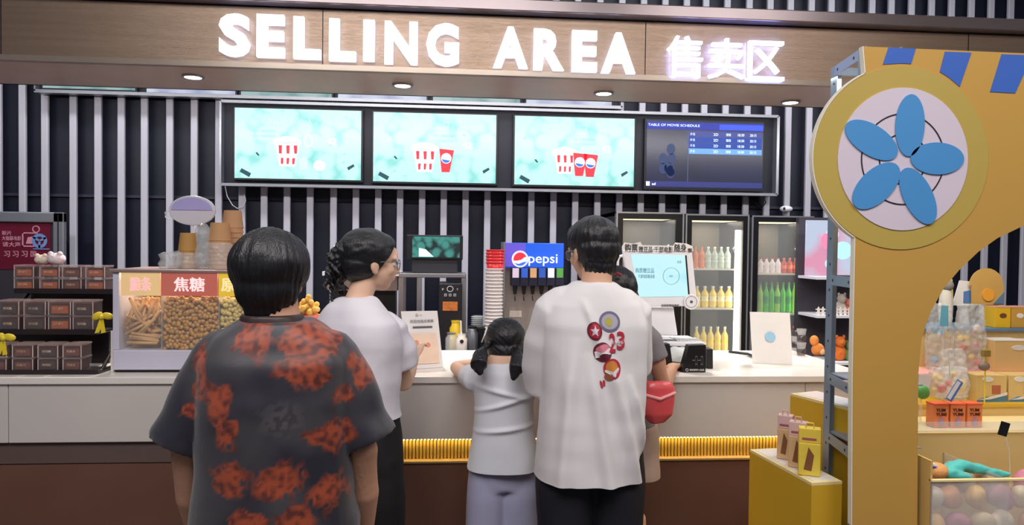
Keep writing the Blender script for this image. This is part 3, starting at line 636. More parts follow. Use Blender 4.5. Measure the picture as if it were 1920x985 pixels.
row(1172, 1262, 8, 505, 462, lambda i: (B_cl if i % 2 else B_or, C_w, 'bottle in the fridge behind the tablet till', None), 'bottles in the fridge behind the till')
# cabinet at far right end behind the frame
Yg = 5.22
x0, x1 = P(1532, 500, Yg).x, P(1640, 500, Yg).x
t = thing('toy_cabinet', 'lit cabinet with a pale pink and blue picture, seen through the grey steel rack', 'cabinet', ((x0 + x1) / 2, Yg + .2, 0))
MB().box(x0, x1, Yg + .3, Yg + .35, 0, P(1560, 405, Yg).z).build('back_panel', mat('cabinet_back', rgb(60, 56, 64), .5), t)
a0, a1, b0, b1 = RC(1536, 412, 1640, 520, Yg); MB().box(a0, a1, Yg + .2, Yg + .22, b0, b1).build('light_picture', art_mat('picture_pastel', rgb(204, 216, 240), rgb(236, 160, 190), 4, .9, .4), t)
mb = MB(); M_bluec = em('pic_blue', rgb(150, 200, 236), .8)
for (u, v, r_) in ((1560, 440, .05), (1580, 470, .07), (1556, 495, .04)): q = P(u, v, Yg + .2); mb.oval(q.x, q.z, r_, r_, Yg + .19, Yg + .2, 20)
mb.build('artwork', M_bluec, t); q = P(1547, 452, Yg + .2); MB().oval(q.x, q.z, .04, .06, Yg + .185, Yg + .19, 20).build('artwork', em('pic_pink', rgb(226, 110, 140), .9), t)
for v in (520, 592, 680):
    a0, a1, b0, b1 = RC(1532, v, 1640, v + 5, Yg); MB().box(a0, a1, Yg, Yg + .3, b0, b1).build('shelf', M_whitep, t)
# picket fence on the shelf
zf = P(1570, 592, Yg).z
f = thing('picket_fence', 'tiny white picket fence along the shelf edge behind the steel rack', 'fence', (P(1570, 592, Yg).x, Yg + .02, zf))
for k_ in range(12):
    x = x0 + .02 + k_ * .035
    MB().prism([(x, zf), (x + .018, zf), (x + .018, zf + .05), (x + .009, zf + .065), (x, zf + .05)], Yg + .015, Yg + .022).build('picket', M_white, f)
for dz in (.015, .04): MB().box(x0 + .01, x0 + .43, Yg + .022, Yg + .028, zf + dz, zf + dz + .008).build('rail', M_white, f)
fc = [rgb(190, 180, 170), rgb(230, 130, 110), rgb(230, 120, 50), rgb(110, 140, 80), rgb(120, 110, 100), rgb(220, 190, 180)]
for k_, (u, v, h) in enumerate(((1575, 592, .17), (1588, 592, .13), (1572, 680, .2), (1590, 680, .16), (1556, 680, .14))):
    q = P(u, v, Yg + .1); z = P(u, v, Yg).z
    t = thing('plush_toy', ['grey furry toy behind the tiny picket fence', 'salmon pink toy right of the grey furry one', 'orange toy on the shelf under the picket fence', 'green leafy toy on the shelf under the picket fence', 'brown toy leftmost on the shelf under the fence'][k_], 'toy', (q.x, Yg + .1, z), 'toys in the cabinet')
    m = mat(f'toy_{k_}', fc[k_], .9, var=.3, scale=40, bump=.5)
    MB().ball((q.x, Yg + .1, z + h * .3), (h * .28, h * .25, h * .32), 16, 10).build('body', m, t, smooth=True); MB().ball((q.x, Yg + .08, z + h * .72), (h * .2, h * .2, h * .22), 16, 10).build('head', m, t, smooth=True)
    for sx in (-1, 1): MB().ball((q.x + sx * h * .14, Yg + .08, z + h * .92), (h * .06, h * .05, h * .08), 10, 8).build('ear', m, t, smooth=True)
ORD = ['leftmost', 'second', 'third', 'fourth', 'fifth', 'sixth', 'seventh', 'eighth', 'ninth', 'tenth', 'eleventh', 'twelfth']
def sgroup(m): pass
# ================================================================ CHOCOLATE RACK
Y1, Y2, Y3 = 3.27, 3.43, 3.62
M_tray = mat('rack_dark', rgb(42, 34, 38), .35); M_choc = mat('chocolate', rgb(72, 24, 22), .5, var=.5, scale=60, bump=.4, bscale=90)
M_lb = [mat('label_brown', rgb(112, 56, 46), .45, var=.25, scale=30), mat('label_orange', rgb(176, 88, 48), .45, var=.2, scale=30), mat('label_dark', rgb(64, 44, 48), .45, var=.25, scale=30)]
M_bx = mat('box_plastic', (.75, .72, .72), .06, var=0, alpha=.1, spec=1); M_edge = mat('box_edge', rgb(210, 180, 176), .15, alpha=.35, spec=.9); M_ink = mat('cream_ink', rgb(236, 206, 176), .5)
tiers = [(Y1, 696, [(-26, 11), (23, 61), (71, 108), (118, 152)], 645, 673), (Y2, 620, [(-2, 35), (45, 85), (91, 132), (137, 174)], 563, 591), (Y3, 544, [(27, 63), (75, 111), (117, 152), (161, 196)], 497, 524)]
xa = P(-60, 690, Y1).x; xb = P(186, 690, Y1).x
rk = thing('snack_rack', 'dark stepped rack holding three tiers of clear chocolate boxes', 'rack', ((xa + xb) / 2, Y2, zc))
zT = [P(100, t[1], t[0]).z for t in tiers]
for i, (Y, vb, cols_, v0, v1) in enumerate(tiers):
    xr = P([186, 186, 217][i], vb, Y).x
    MB().box(xa, xr, Y - .02, Y + .13, zT[i] - .016, zT[i] - .001).build('tray', M_tray, rk, bev=.003); MB().box(xa, xr, Y - .024, Y - .018, zT[i] - .016, zT[i] + .008).build('tray_lip', M_tray, rk)
    if i: MB().box(xa, xr - .01, Y + .115, Y + .13, zc, zT[i] - .016).build('riser', M_tray, rk)
for x in (xa, xb):
    for (Ya, Yb_, z) in ((Y1 - .02, Y2 - .02, zT[0] - .016), (Y2 - .02, Y3 - .02, zT[1] - .016), (Y3 - .02, Y3 + .13, zT[2] - .016)):
        pass
    MB().limb([(x, Y1 - .01, zc + .01), (x, Y3 + .12, zc + .01)], .008, 8).build('foot_rail', M_tray, rk); MB().limb([(x, Y1 + .02, zc + .01), (x, Y3 + .1, zT[2] - .02)], .008, 8).build('side_strut', M_tray, rk)
def choc(x, Y, z, w_, h, k, lbl, d=.09):
    t = thing('chocolate_box', lbl, 'box', (x, Y + d / 2, z), 'clear chocolate boxes on the stepped rack')
    MB().box(x - w_ / 2, x + w_ / 2, Y, Y + d, z, z + h - .008).build('case', M_bx, t)
    MB().box(x - w_ / 2 - .002, x + w_ / 2 + .002, Y - .002, Y + d + .002, z + h - .008, z + h - .001).build('lid', M_edge, t)
    for sx in (-1, 1): MB().box(x + sx * w_ / 2 - .0015, x + sx * w_ / 2 + .0015, Y - .001, Y + .002, z, z + h - .008).build('edge', mat('edge_light', rgb(214, 190, 186), .25), t)
    MB().box(x - w_ * .44, x + w_ * .44, Y + .008, Y + d - .008, z + .003, z + h * .78).build('chocolates', M_choc, t)
    MB().box(x - w_ * .38, x + w_ * .38, Y + .002, Y + .006, z + h * .12, z + h * .62).build('paper_label', M_lb[k % 3], t)
    text('lettering', ['巧克力', '生巧 原味', '可可脆'][k % 3], (x - w_ * .3, x + w_ * .15, z + h * .35, z + h * .52), Y + .002, .002, M_ink, t, .0)
tn = ['bottom tier', 'middle tier', 'top tier']
for i, (Y, vb, cols_, v0, v1) in enumerate(tiers):
    z0 = zT[i]; ztop = P(100, v0, Y).z; h = (ztop - z0) / 2
    for j, (a, b) in enumerate(cols_):
        x0_, x1_ = P(a, 600, Y).x, P(b, 600, Y).x
        for r_ in (0, 1):
            choc((x0_ + x1_) / 2, Y, z0 + r_ * h, x1_ - x0_, h, (i * 5 + j * 2 + r_ * 3 + j * j), f'clear box of brown chocolates, {["leftmost", "second", "third", "rightmost"][j]} column of the {tn[i]}, {["lower", "upper"][r_]} of the two')
# two white fluffy toys on the top tier, yellow bows
zt3 = P(100, 497, Y3).z
for k_, (u, r_) in enumerate(((68, .03), (95, .036))):
    q = P(u, 492, Y3); t = thing('fluffy_toy', ['cream fluffy ball toy on the top chocolate boxes, left one', 'white fluffy ball toy on the top chocolate boxes, right one'][k_], 'toy', (q.x, Y3 + .05, zt3))
    m = mat(f'fluff_{k_}', [rgb(240, 222, 206), rgb(242, 226, 232)][k_], .9, bump=.8, bscale=80)
    MB().ball((q.x, Y3 + .05, zt3 + r_ * .8), (r_ * 1.15, r_, r_ * .8), 18, 12).build('body', m, t, smooth=True)
    for sx in (-.6, .6): MB().ball((q.x + sx * r_, Y3 + .04, zt3 + r_ * 1.45), r_ * .35, 10, 8).build('ear', m, t, smooth=True)
M_ye = mat('yellow_ribbon', rgb(232, 206, 40), .45, sheen=.3)
for k_, (u, v, Y) in enumerate(((192, 598, 3.36), (8, 638, 3.26))):
    q = P(u, v, Y); t = thing('ribbon_bow', ['bright yellow ribbon bow tied at the right end of the chocolate rack', 'bright yellow ribbon bow at the left edge between chocolate tiers'][k_], 'ribbon', q)
    for sx, a in ((-1, .6), (1, .2)): MB().ball((q.x + sx * .022, Y, q.z + .012), (.026, .012, .016), 14, 8, rot=Euler((0, sx * a, 0))).build('loop', M_ye, t, smooth=True)
    MB().ball((q.x, Y - .008, q.z + .008), .011, 10, 8).build('knot', M_ye, t, smooth=True)
    for sx in (-1, .4): MB().add([(q.x - .008, Y - .008, q.z), (q.x + .008, Y - .008, q.z), (q.x + sx * .02 + .012, Y - .012, q.z - .06), (q.x + sx * .02 - .008, Y - .012, q.z - .065)], [(0, 1, 2, 3)]).build('tail', M_ye, t)
# ================================================================ SNACK CABINET
Ys = 3.29
def zs(v, u=350, Y=Ys): return P(u, v, Y).z
def xs_(u, Y=Ys): return P(u, 600, Y).x
x0, x1 = xs_(211), xs_(522)
t = thing('snack_cabinet', 'white lit snack cabinet with three glass bins of snacks and coloured header signs', 'cabinet', ((x0 + x1) / 2, Ys + .18, zc))
M_cab = mat('cabinet_white', rgb(206, 204, 222), .35, coat=.2)
zb_, zg, zt_ = zs(657), zs(555), zs(512)
MB().box(x0, x1, Ys, Ys + .36, zc + .012, zb_).build('base', M_cab, t, bev=.004); MB().box(x0 + .01, x1 - .01, Ys + .01, Ys + .35, zc, zc + .012).build('plinth', M_black, t)
MB().box(x0, xs_(223), Ys, Ys + .36, zb_, zt_).build('side_panel', M_cab, t, bev=.003); MB().box(xs_(510), x1, Ys, Ys + .36, zb_, zt_).build('side_panel', M_cab, t, bev=.003)
MB().box(x0, x1, Ys + .34, Ys + .36, zb_, zt_).build('back_panel', mat('cabinet_back_warm', rgb(214, 180, 130), .5), t)
MB().box(x0 - .01, x1 + .01, Ys - .012, Ys + .37, zt_, zt_ + .014).build('top_tray', mat('tray_steel', rgb(176, 150, 146), .35, .5), t, bev=.003)
MB().box(xs_(203), x0 - .002, Ys + .02, Ys + .2, zc, zs(622)).build('side_box', M_white, t, bev=.003, label='low white side box')
MB().box(xs_(223), xs_(510), Ys + .002, Ys + .006, zb_, zg).build('glass', mat('snack_glass', (.9, .95, .95), .03, var=0, alpha=.06, spec=.6), t)
sg = [(228, 301, rgb(232, 196, 140), '脆条', rgb(240, 190, 190)), (303, 408, rgb(186, 100, 88), '焦糖', rgb(248, 226, 226)), (411, 509, rgb(226, 190, 60), '原味', rgb(240, 226, 180))]
for k_, (a, b, c, s_, ink) in enumerate(sg):
    xa_, xb_ = xs_(a), xs_(b)
    p_ = MB().box(xa_, xb_, Ys - .006, Ys + .004, zg, zt_).build('header_sign', mat(f'sign_{k_}', c, .4, emit=.35, ec=c), t)
    w_ = xb_ - xa_; cx = (xa_ + xb_) / 2; hh = zt_ - zg
    if k_ == 2: cx -= w_ * .18
    text('lettering', s_, (cx - w_ * .27, cx + w_ * .27, zg + hh * .2, zg + hh * .8), Ys - .006, .002, mat(f'ink_{k_}', ink, .4, emit=.5, ec=ink), p_, .02)
for u in (302, 409.5): MB().box(xs_(u) - .002, xs_(u) + .002, Ys + .006, Ys + .34, zb_, zt_).build('divider', M_acr, t)
# pile of breadsticks
M_st = mat('breadstick', rgb(214, 166, 110), .6, var=.25, scale=20, bump=.2)
xa_, xb_ = xs_(230), xs_(300); rnd = random.Random(3); proto = None
for k_ in range(64):
    L = rnd.uniform(.085, .13)
    if proto is None:
        o = MB().limb([(0, 0, 0), (.11, 0, 0)], .0075, 8).build('breadstick', M_st, smooth=True)
        tag(o, 'golden breadstick in the heap inside the left bin of the snack cabinet', 'snack', 'breadsticks heaped in the left bin'); proto = o
        L0 = Vector(o.location)
    else: o = proto.copy(); COL.objects.link(o)
    lay = k_ % 4; hgt = (k_ // 4) / 15
    a = rnd.choice([-1, 1]) * rnd.uniform(.1, 1.45) if hgt > .2 else rnd.uniform(-.2, .2)
    L = .11; half = L / 2 * abs(math.cos(a)) + .006
    cx = rnd.uniform(xa_ + half, xb_ - half) if xb_ - xa_ > 2 * half else (xa_ + xb_) / 2
    cz = zb_ + .02 + abs(math.sin(a)) * L / 2 + hgt * .13
    o.rotation_euler = (0, a, rnd.uniform(-.15, .15)); o.location = (cx, Ys + .03 + lay * .017, min(cz, zg - .02 - abs(math.sin(a)) * L / 2 + .0))
MB().box(xa_, xb_, Ys + .1, Ys + .33, zb_, zb_ + .14).build('fill', M_st, t)['kind'] = 'stuff'
for k_, (a, b, c) in enumerate(((305, 407, rgb(196, 142, 66)), (412, 508, rgb(216, 190, 110)))):
    xa_, xb_ = xs_(a), xs_(b); mb = MB(); nx = 15; nz_ = 14; W = xb_ - xa_; H = zg - zb_ - .004
    for j in range(nz_):
        for i in range(nx):
            for l_ in range(2):
                mb.ball((xa_ + (i + .5 + (j % 2) * .4) / nx * W * .97 + rnd.uniform(-.006, .006), Ys + .018 + l_ * .016 + rnd.uniform(-.006, .006), zb_ + .01 + (j + rnd.uniform(-.5, .5)) / nz_ * H * .97), (.0105, .0105, .0105), 8, 6)
    o = mb.build('popcorn', mat(f'popcorn_{k_}', c, .4, var=.35, scale=60, coat=.3), t, smooth=True); o['kind'] = 'stuff'
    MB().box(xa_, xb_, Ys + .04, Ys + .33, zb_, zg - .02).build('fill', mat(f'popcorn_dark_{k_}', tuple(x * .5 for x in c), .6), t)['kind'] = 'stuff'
area('snack_cabinet_light', ((x0 + x1) / 2, Ys + .1, zt_ - .01), (-20, 0, 0), x1 - x0 - .05, .12, 2.2, (1, .85, .6))
# ---- cup stacks on the cabinet
zt2 = zt_ + .014; M_kr = mat('kraft_paper', rgb(196, 150, 104), .7, var=.06); M_kr2 = mat('kraft_paper_ochre', rgb(186, 142, 78), .7, var=.06)
def stack(u, v, w_, m, label, Y, n=9, film=0):
    q = P(u, 500, Y); zt3_ = P(u, v, Y).z; r = w_ / 2; h = .085; n = max(2, n); st_ = (zt3_ - zt2 - h) / (n - 1)
    t_ = None
    for i in range(n):
        if t_ is None:
            o = MB().lathe([(r, 0), (r * 1.03, .003), (r, .006), (r * .82, h)], (q.x, Y, zt2), 22).build('paper_cup', m, smooth=True)
            o.data.shade_flat(); tag(o, None, 'cup', 'upturned paper cups on the snack cabinet'); t_ = o
        else: o = copy_tree(t_, None, Vector((q.x, Y, zt2 + i * st_)))
        o['label'] = f'{label}, {"topmost" if i == n - 1 else "bottom one" if i == 0 else ["", "second", "third", "fourth", "fifth", "sixth", "seventh", "eighth", "ninth", "tenth"][i] + " from the bottom"}'
    if film:
        zf_ = zt2 + film
        o = MB().lathe([(r * 1.35, 0), (r * 1.45, .03), (r * 1.2, film * .6), (r * 1.3, film * .85), (r * 1.1, film)], (q.x, Y, zt2), 18, cap=False).build('plastic_sleeve', M_film, smooth=True)
        displace(o.data, lambda p, n_: .006 * noise.noise(p * 40)); tag(o, f'crinkled clear plastic sleeve round the {label.split(" cup")[0]} cups', 'sleeve')
stack(354, 437, .092, M_kr2, 'ochre brown upturned cup in the short stack', 3.5, 5, .07)
stack(412, 418, .1, M_kr, 'tan upturned cup in the middle stack', 3.46, 8, .12)
stack(436, 395, .098, mat('kraft_paper_warm', rgb(190, 146, 108), .7, var=.06), 'tan upturned cup in the tallest stack', 3.58, 9)
for k_, (u, v, w_, h, lb) in enumerate(((313, 480, .07, .07, 'clear plastic cups bagged at the left corner of the cabinet top'), (329, 478, .07, .075, 'second bag of clear cups beside the ochre stack'), (381, 440, .075, .2, 'tall crinkled clear bag between the ochre and tan stacks'), (383, 425, .06, 0, ''))):
    if not h: continue
    q = P(u, 500, 3.44); o = MB().lathe([(w_ * .45, 0), (w_ * .5, h * .3), (w_ * .42, h * .6), (w_ * .52, h * .9), (w_ * .2, h * 1.05)], (q.x, 3.44, zt2), 20).build('cup_bag', M_film, smooth=True)
    displace(o.data, lambda p, n_: .008 * noise.noise(p * 35)); tag(o, lb, 'bag')
# oval sign on a stem
q = P(361, 395, 3.62); t = thing('oval_sign', 'white oval sign with a lavender upper half on a thin stem above the snack cabinet', 'sign', (q.x, 3.62, zt2))
rx, rz = .109, .072
MB().oval(q.x, q.z, rx, rz, 3.61, 3.63, 48).build('panel', mat('oval_white', rgb(206, 206, 216), .35), t, bev=.004)
MB().prism([(q.x + .096 * math.cos(a), q.z + .06 * math.sin(a) * 1.0 + .002) for a in [math.pi * i / 20 for i in range(21)]], 3.606, 3.611).build('lavender_face', mat('oval_lavender', rgb(176, 170, 222), .35), t)
MB().limb([(q.x, 3.622, q.z - rz + .01), (q.x, 3.622, zt2)], .005, 8).build('stem', M_whitep, t)
MB().limb([(q.x - rx - .0, 3.62, q.z + .0), (q.x - rx - .02, 3.62, q.z - .012), (q.x - rx - .018, 3.62, q.z - .035), (q.x - rx + .0, 3.62, q.z - .045)], .003, 6).build('hook', M_whitep, t)
# hanging cable at the wall
pts = [P(422, 349, YW - .02), P(426, 368, YW - .02), P(436, 385, YW - .02), P(445, 391, YW - .02), P(455, 388, YW - .02), P(461, 376, YW - .02), P(458, 366, YW - .02)]
tag(MB().limb(pts, .004, 6).build('cable', M_whitep), 'thin pale cable looping down below the large screens', 'cable')
pts = [P(1400, 366, YW - .03), P(1408, 372, YW - .03), P(1428, 392, YW - .05), P(1436, 380, YW - .03), P(1432, 366, YW - .03)]
tag(MB().limb(pts, .006, 6).build('cable', M_black), 'black cable hanging between the dark screen and the fridges', 'cable')
q = P(1477, 392, YW - .06); t = thing('security_camera', 'small white dome camera on the slats above the right fridge', 'camera', q)
MB().box(q.x - .03, q.x + .03, YW - .03, YW - .002, q.z - .03, q.z + .03).build('mount', M_whitep, t, bev=.005); MB().ball((q.x - .02, YW - .07, q.z - .0), (.06, .04, .03), 16, 10).build('housing', M_whitep, t, smooth=True); MB().ball((q.x - .05, YW - .095, q.z - .0), .014, 12, 8).build('lens', M_black, t)
# ================================================================ THINGS ON THE WORKTOP
def stand(name, pts, label, tilt, m, extra=None):
    """a slab whose outline is known; bottom edge rests on the worktop, leaning back"""
    (u0, v0), (u1, v1), (u2, v2), (u3, v3) = pts           # bl, br, tr, tl
    a = PZ(u0, v0, zc + .001); b = PZ(u1, v1, zc + .001)
    c = P(u2, v2, b.y + tilt); d = P(u3, v3, a.y + tilt)
    t = thing(name, label, 'sign', ((a.x + b.x) / 2, (a.y + b.y) / 2 + .03, zc))
    n = (b - a).cross(d - a).normalized() * .006
    if n.y < 0: n = -n
    MB().add([a, b, c, d, a + n, b + n, c + n, d + n], [(0, 1, 2, 3), (7, 6, 5, 4), (0, 4, 5, 1), (1, 5, 6, 2), (2, 6, 7, 3), (3, 7, 4, 0)]).build('face', m, t)
    m0 = (a + b) / 2; m1 = (c + d) / 2; md = m0.lerp(m1, .7)
    MB().add([md + n, m0 + n, (m0.x, m0.y + tilt + .06, zc + .001)], [(0, 1, 2)]).build('support_leg', M_acr, t)
    def at(s_, r_, off=-.0015): # s 0..1 across, r 0..1 down
        p = d.lerp(c, s_).lerp(a.lerp(b, s_), r_); return p - n.normalized() * (-off if off > 0 else .0) - n.normalized() * .0045
    return t, at
def onface(t, at, s_, bx, m, bold=0, nm='lettering'):
    o = text(nm, s_, (0, 1, 0, 1), 0, .5, m, None, bold)
    me = o.data; M = o.matrix_world.copy(); loc = o.location.copy(); z = [v.co + loc for v in me.vertices]
    x0, y0, x1, y1 = bx
    for v, c in zip(me.vertices, z):
        v.co = at(x0 + (x1 - x0) * c.x, y1 + (y0 - y1) * c.z) + Vector((0, -.0005 if c.y < -.2 else 0, 0)) - wloc(t)
    o.location = (0, 0, 0); o.parent = t; return o
def quad(t, at, pts, m, nm='printed_patch'):
    vs = [at(*p) + Vector((0, -.0004, 0)) for p in pts]; n = len(vs)
    vs += [v + Vector((0, .001, 0)) for v in vs]
    return MB().add(vs, [tuple(range(n))] + [((i + 1) % n, i, i + n, (i + 1) % n + n) for i in range(n)]).build(nm, m, t)
M_pap = mat('paper_white', rgb(236, 232, 230), .45); M_gi = mat('grey_ink', rgb(90, 88, 92), .5)
t, at = stand('menu_stand', [(768, 693), (831, 689), (820, 583), (752, 584)], 'white printed menu card stand leaning on the worktop beside the woman', .05, M_pap)
quad(t, at, [(.13, .4), (.9, .4), (.9, .92), (.13, .92)], mat('peach_print', rgb(244, 214, 190), .5, var=.12, scale=30))
quad(t, at, [(.25, .27), (.8, .27), (.8, .3), (.25, .3)], M_gi); onface(t, at, '欢迎光临点单牌', (.2, .15, .85, .21), M_gi)
onface(t, at, '日 一', (.38, .05, .55, .1), M_gi)
for p_ in ((.3, .55), (.62, .6)): quad(t, at, [(p_[0] + .07 * math.cos(a), p_[1] + .045 * math.sin(a)) for a in [i * 6.283 / 12 for i in range(12)]], mat('pink_print', rgb(230, 150, 130), .5))
t, at = stand('code_stand', [(1411, 681), (1486, 684), (1481, 587), (1406, 585)], 'white acrylic stand with a pale blue disc in front of the right fridge', .04, M_pap)
quad(t, at, [(.48 + .13 * math.cos(a), .48 + .1 * math.sin(a)) for a in [i * 6.283 / 24 for i in range(24)]], mat('blue_print', rgb(160, 204, 232), .5))
# tablet till
Yp = 3.72
M_pw = mat('till_white', rgb(236, 234, 240), .3, coat=.3)
q = P(1240, 577, Yp); t = thing('tablet_till', 'white tablet till with a glowing pale cyan screen and a lettered card on top', 'till', (q.x, Yp + .05, zc))
S = lambda u, v, Y=Yp: (P(u, v, Y).x, P(u, v, Y).z)
MB().prism([S(1182, 577), S(1308, 574), S(1298, 470), S(1168, 470)], Yp, Yp + .03).build('housing', M_pw, t, bev=.006)
MB().prism([S(1198, 557), S(1290, 556), S(1284, 479), S(1183, 477)], Yp - .004, Yp + .001).build('display', art_mat('till_screen', rgb(200, 246, 252), rgb(140, 222, 242), 4, 1.0, .5), t)
MB().prism([S(1284, 479), S(1287, 479), S(1293, 556), S(1290, 556)], Yp - .004, Yp + .001).build('screen_edge', M_black, t)
cd_ = MB().prism([S(1166, 470), S(1166, 462), S(1171, 455), S(1188, 457), S(1200, 454), S(1204, 460), S(1262, 461), S(1266, 455), S(1287, 457), S(1298, 462), S(1299, 471)], Yp - .006, Yp + .0).build('top_card', M_pap, t, label='cut out white card with black lettering')
def rl(s_, u0, v0, u1, v1, m, pr, b=.0, Y=Yp, d=.008): a, c = S(u0, v1); e, f = S(u1, v0); return text('lettering', s_, (a, e, c, f), Y - d + .002, .002, m, pr, b)
M_bk = mat('black_ink', rgb(30, 28, 32), .5)
rl('购票', 1171, 458, 1195, 472, M_bk, cd_, .01); rl('赠豆品·千部电影', 1197, 463, 1261, 473, M_bk, cd_, 0); rl('随身', 1264, 458, 1286, 472, M_bk, cd_, .01); rl('看', 1288, 466, 1297, 473, M_bk, cd_, 0)
M_ti = mat('screen_ink', rgb(60, 110, 150), .5, emit=.25); rl('购票赠豆品', 1191, 503, 1226, 512, M_ti, t, 0, d=.006); rl('千部电影随身看', 1196, 515, 1227, 522, M_ti, t, 0, d=.006); rl('会员', 1269, 489, 1277, 494, M_ti, t, 0, d=.006)
q = P(1258, 518, Yp); MB().ring(q.x, q.z, .043, .043, .0015, Yp - .007, Yp - .004, 40).build('printed_ring', M_ti, t); rl('NO', 1255, 516, 1261, 520, M_ti, t, 0, d=.006)
q = P(1295, 566, Yp); MB().oval(q.x, q.z, .041, .041, Yp - .012, Yp + .0, 36).build('round_badge', M_pw, t, bev=.003, label='round white badge on the corner'); MB().ring(q.x, q.z, .029, .029, .0015, Yp - .0135, Yp - .012, 30).build('printed_ring', M_gi, t); MB().oval(q.x, q.z, .008, .008, Yp - .0135, Yp - .012, 12).build('printed_mark', M_gi, t)
rl('自助取票购票机 ·', 1240, 571, 1276, 576, M_gi, t, 0, d=.002)
MB().prism([S(1192, 577), S(1266, 577), S(1274, 630), S(1200, 632)], Yp + .03, Yp + .05).build('neck', M_pw, t, bev=.004)
MB().box(*[P(1196, 640, Yp).x, P(1296, 640, Yp).x], Yp - .1, Yp + .12, zc, P(1250, 640, Yp - .1).z - .02).build('base', M_black, t, bev=.006)
zz = P(1250, 640, Yp - .1).z - .018
MB().box(P(1200, 640, Yp).x, P(1304, 640, Yp).x, Yp - .16, Yp + .12, zz, zz + .02).build('deck', M_pw, t, bev=.005)
a, b = PZ(1230, 636, zz + .02), PZ(1262, 636, zz + .02)
MB().box(a.x, b.x, Yp - .1, Yp + .03, zz + .0195, zz + .024).build('scan_window', M_gi, t); MB().box(a.x + .015, b.x - .015, Yp - .08, Yp + .01, zz + .0235, zz + .026).build('scan_plate', M_pw, t)
kb = MB()
for i in range(6):
    for j in range(4): kb.box(b.x + .015 + i * .02, b.x + .03 + i * .02, Yp - .1 + j * .028, Yp - .08 + j * .028, zz + .0195, zz + .024)
kb.build('keypad', mat('key_grey', rgb(190, 190, 194), .5), t)['kind'] = 'stuff'
MB().limb([P(1172, 577, Yp + .02), P(1160, 575, Yp + .02), P(1158, 490, Yp + .02), P(1162, 481, Yp + .02), P(1170, 479, Yp + .02)], .008, 10).build('side_handle', M_pw, t)
# rumpled white paper and black card boxes, pink ball
q = PZ(1286, 690, zc); mb = MB().ball((q.x, q.y + .16, zc + .04), (.075, .06, .04), 20, 12); o = mb.build('crumpled_paper', mat('paper_cool', rgb(222, 226, 228), .6), smooth=True)
displace(o.data, lambda p, n_: .014 * noise.noise(p * 22) if p.z > .003 else 0); tag(o, 'crumpled white paper behind the black card box', 'paper')
def slab(name, pts, th, m, label, cat, z=zc):
    a = PZ(pts[0][0], pts[0][1], z); Y = a.y; o = MB().prism([(P(u, v, Y).x, max(z, P(u, v, Y).z)) for u, v in pts], Y, Y + th).build(name, m, bev=.002); return tag(o, label, cat), Y
o, Y = slab('black_card_box', [(1278, 699), (1323, 699), (1324, 647), (1292, 648)], .05, M_black, 'black tent card with small white lettering near the front edge', 'card')
M_wi = mat('white_ink', rgb(226, 220, 216), .5)
text('lettering', '随身携带小食品', (P(1293, 694, Y).x, P(1320, 694, Y).x, P(1300, 696, Y).z, P(1300, 692, Y).z), Y, .002, M_wi, o, 0)
q = P(1288, 694, Y); MB().ring(q.x, q.z, .005, .005, .002, Y - .002, Y, 14).build('printed_ring', M_wi, o)
text('lettering', '一口一口', (P(1298, 668, Y).x, P(1318, 668, Y).x, P(1300, 686, Y).z, P(1300, 668, Y).z), Y, .002, mat('grey_faint', rgb(110, 108, 110), .5), o, -.0)
o, Y = slab('black_box', [(1326, 692), (1337, 692), (1337, 655), (1326, 655)], .07, mat('black_soft', rgb(36, 36, 38), .5), 'narrow black box right behind the black tent card', 'box')
o, Y = slab('black_pouch', [(1224, 690), (1262, 694), (1256, 645), (1226, 645)], .05, mat('black_pouch', rgb(26, 22, 26), .6), 'black pouch standing between the child behind and the crumpled paper', 'pouch')
q = PZ(1272, 695, zc); tag(MB().ball((q.x, q.y, zc + .014), .015, 16, 12).build('pink_ball', mat('pink_gloss', rgb(216, 60, 90), .3), smooth=True), 'small glossy pink ball lying left of the black tent card', 'ball')
q = PZ(1390, 662, zc); tag(MB().limb([PZ(1368, 660, zc + .012), PZ(1385, 662, zc + .014), PZ(1402, 664, zc + .012), PZ(1412, 668, zc + .012)], .011, 8, flat=.7).build('phone_holder', M_black), 'flat black holder on the worktop left of the white acrylic stand', 'holder')
for k_, (u, h) in enumerate(((1492, .13), (1502, .15))):
    q = PZ(u, 664 + k_ * 3, zc); t = thing('cup_tower', ['shiny clear cup tower right behind the white acrylic stand', 'darker clear cup tower farthest right beside the stand'][k_], 'cup', (q.x, q.y, zc))
    for i in range(4): MB().lathe([(.02, 0), (.026, .035), (.024, .036)], (q.x, q.y, zc + i * h / 4), 14, cap=False).build('cup', [M_acr, mat('smoked', rgb(70, 60, 64), .15, alpha=.6, spec=1)][(k_ + i) % 2], t, smooth=True)
q = PZ(1530, 668, zc); t = thing('orange_toy', 'small orange and peach soft toy at the right end of the worktop', 'toy', (q.x, q.y, zc)); mo = mat('toy_orange', rgb(224, 140, 70), .85, bump=.4)
MB().ball((q.x + .01, q.y, zc + .035), (.035, .03, .036), 16, 10).build('body', mo, t, smooth=True); MB().ball((q.x - .012, q.y, zc + .085), (.024, .022, .028), 16, 10).build('head', mo, t, smooth=True); MB().ball((q.x + .022, q.y - .025, zc + .025), (.016, .01, .018), 12, 8).build('muzzle', mat('peach', rgb(240, 190, 150), .8), t, smooth=True)
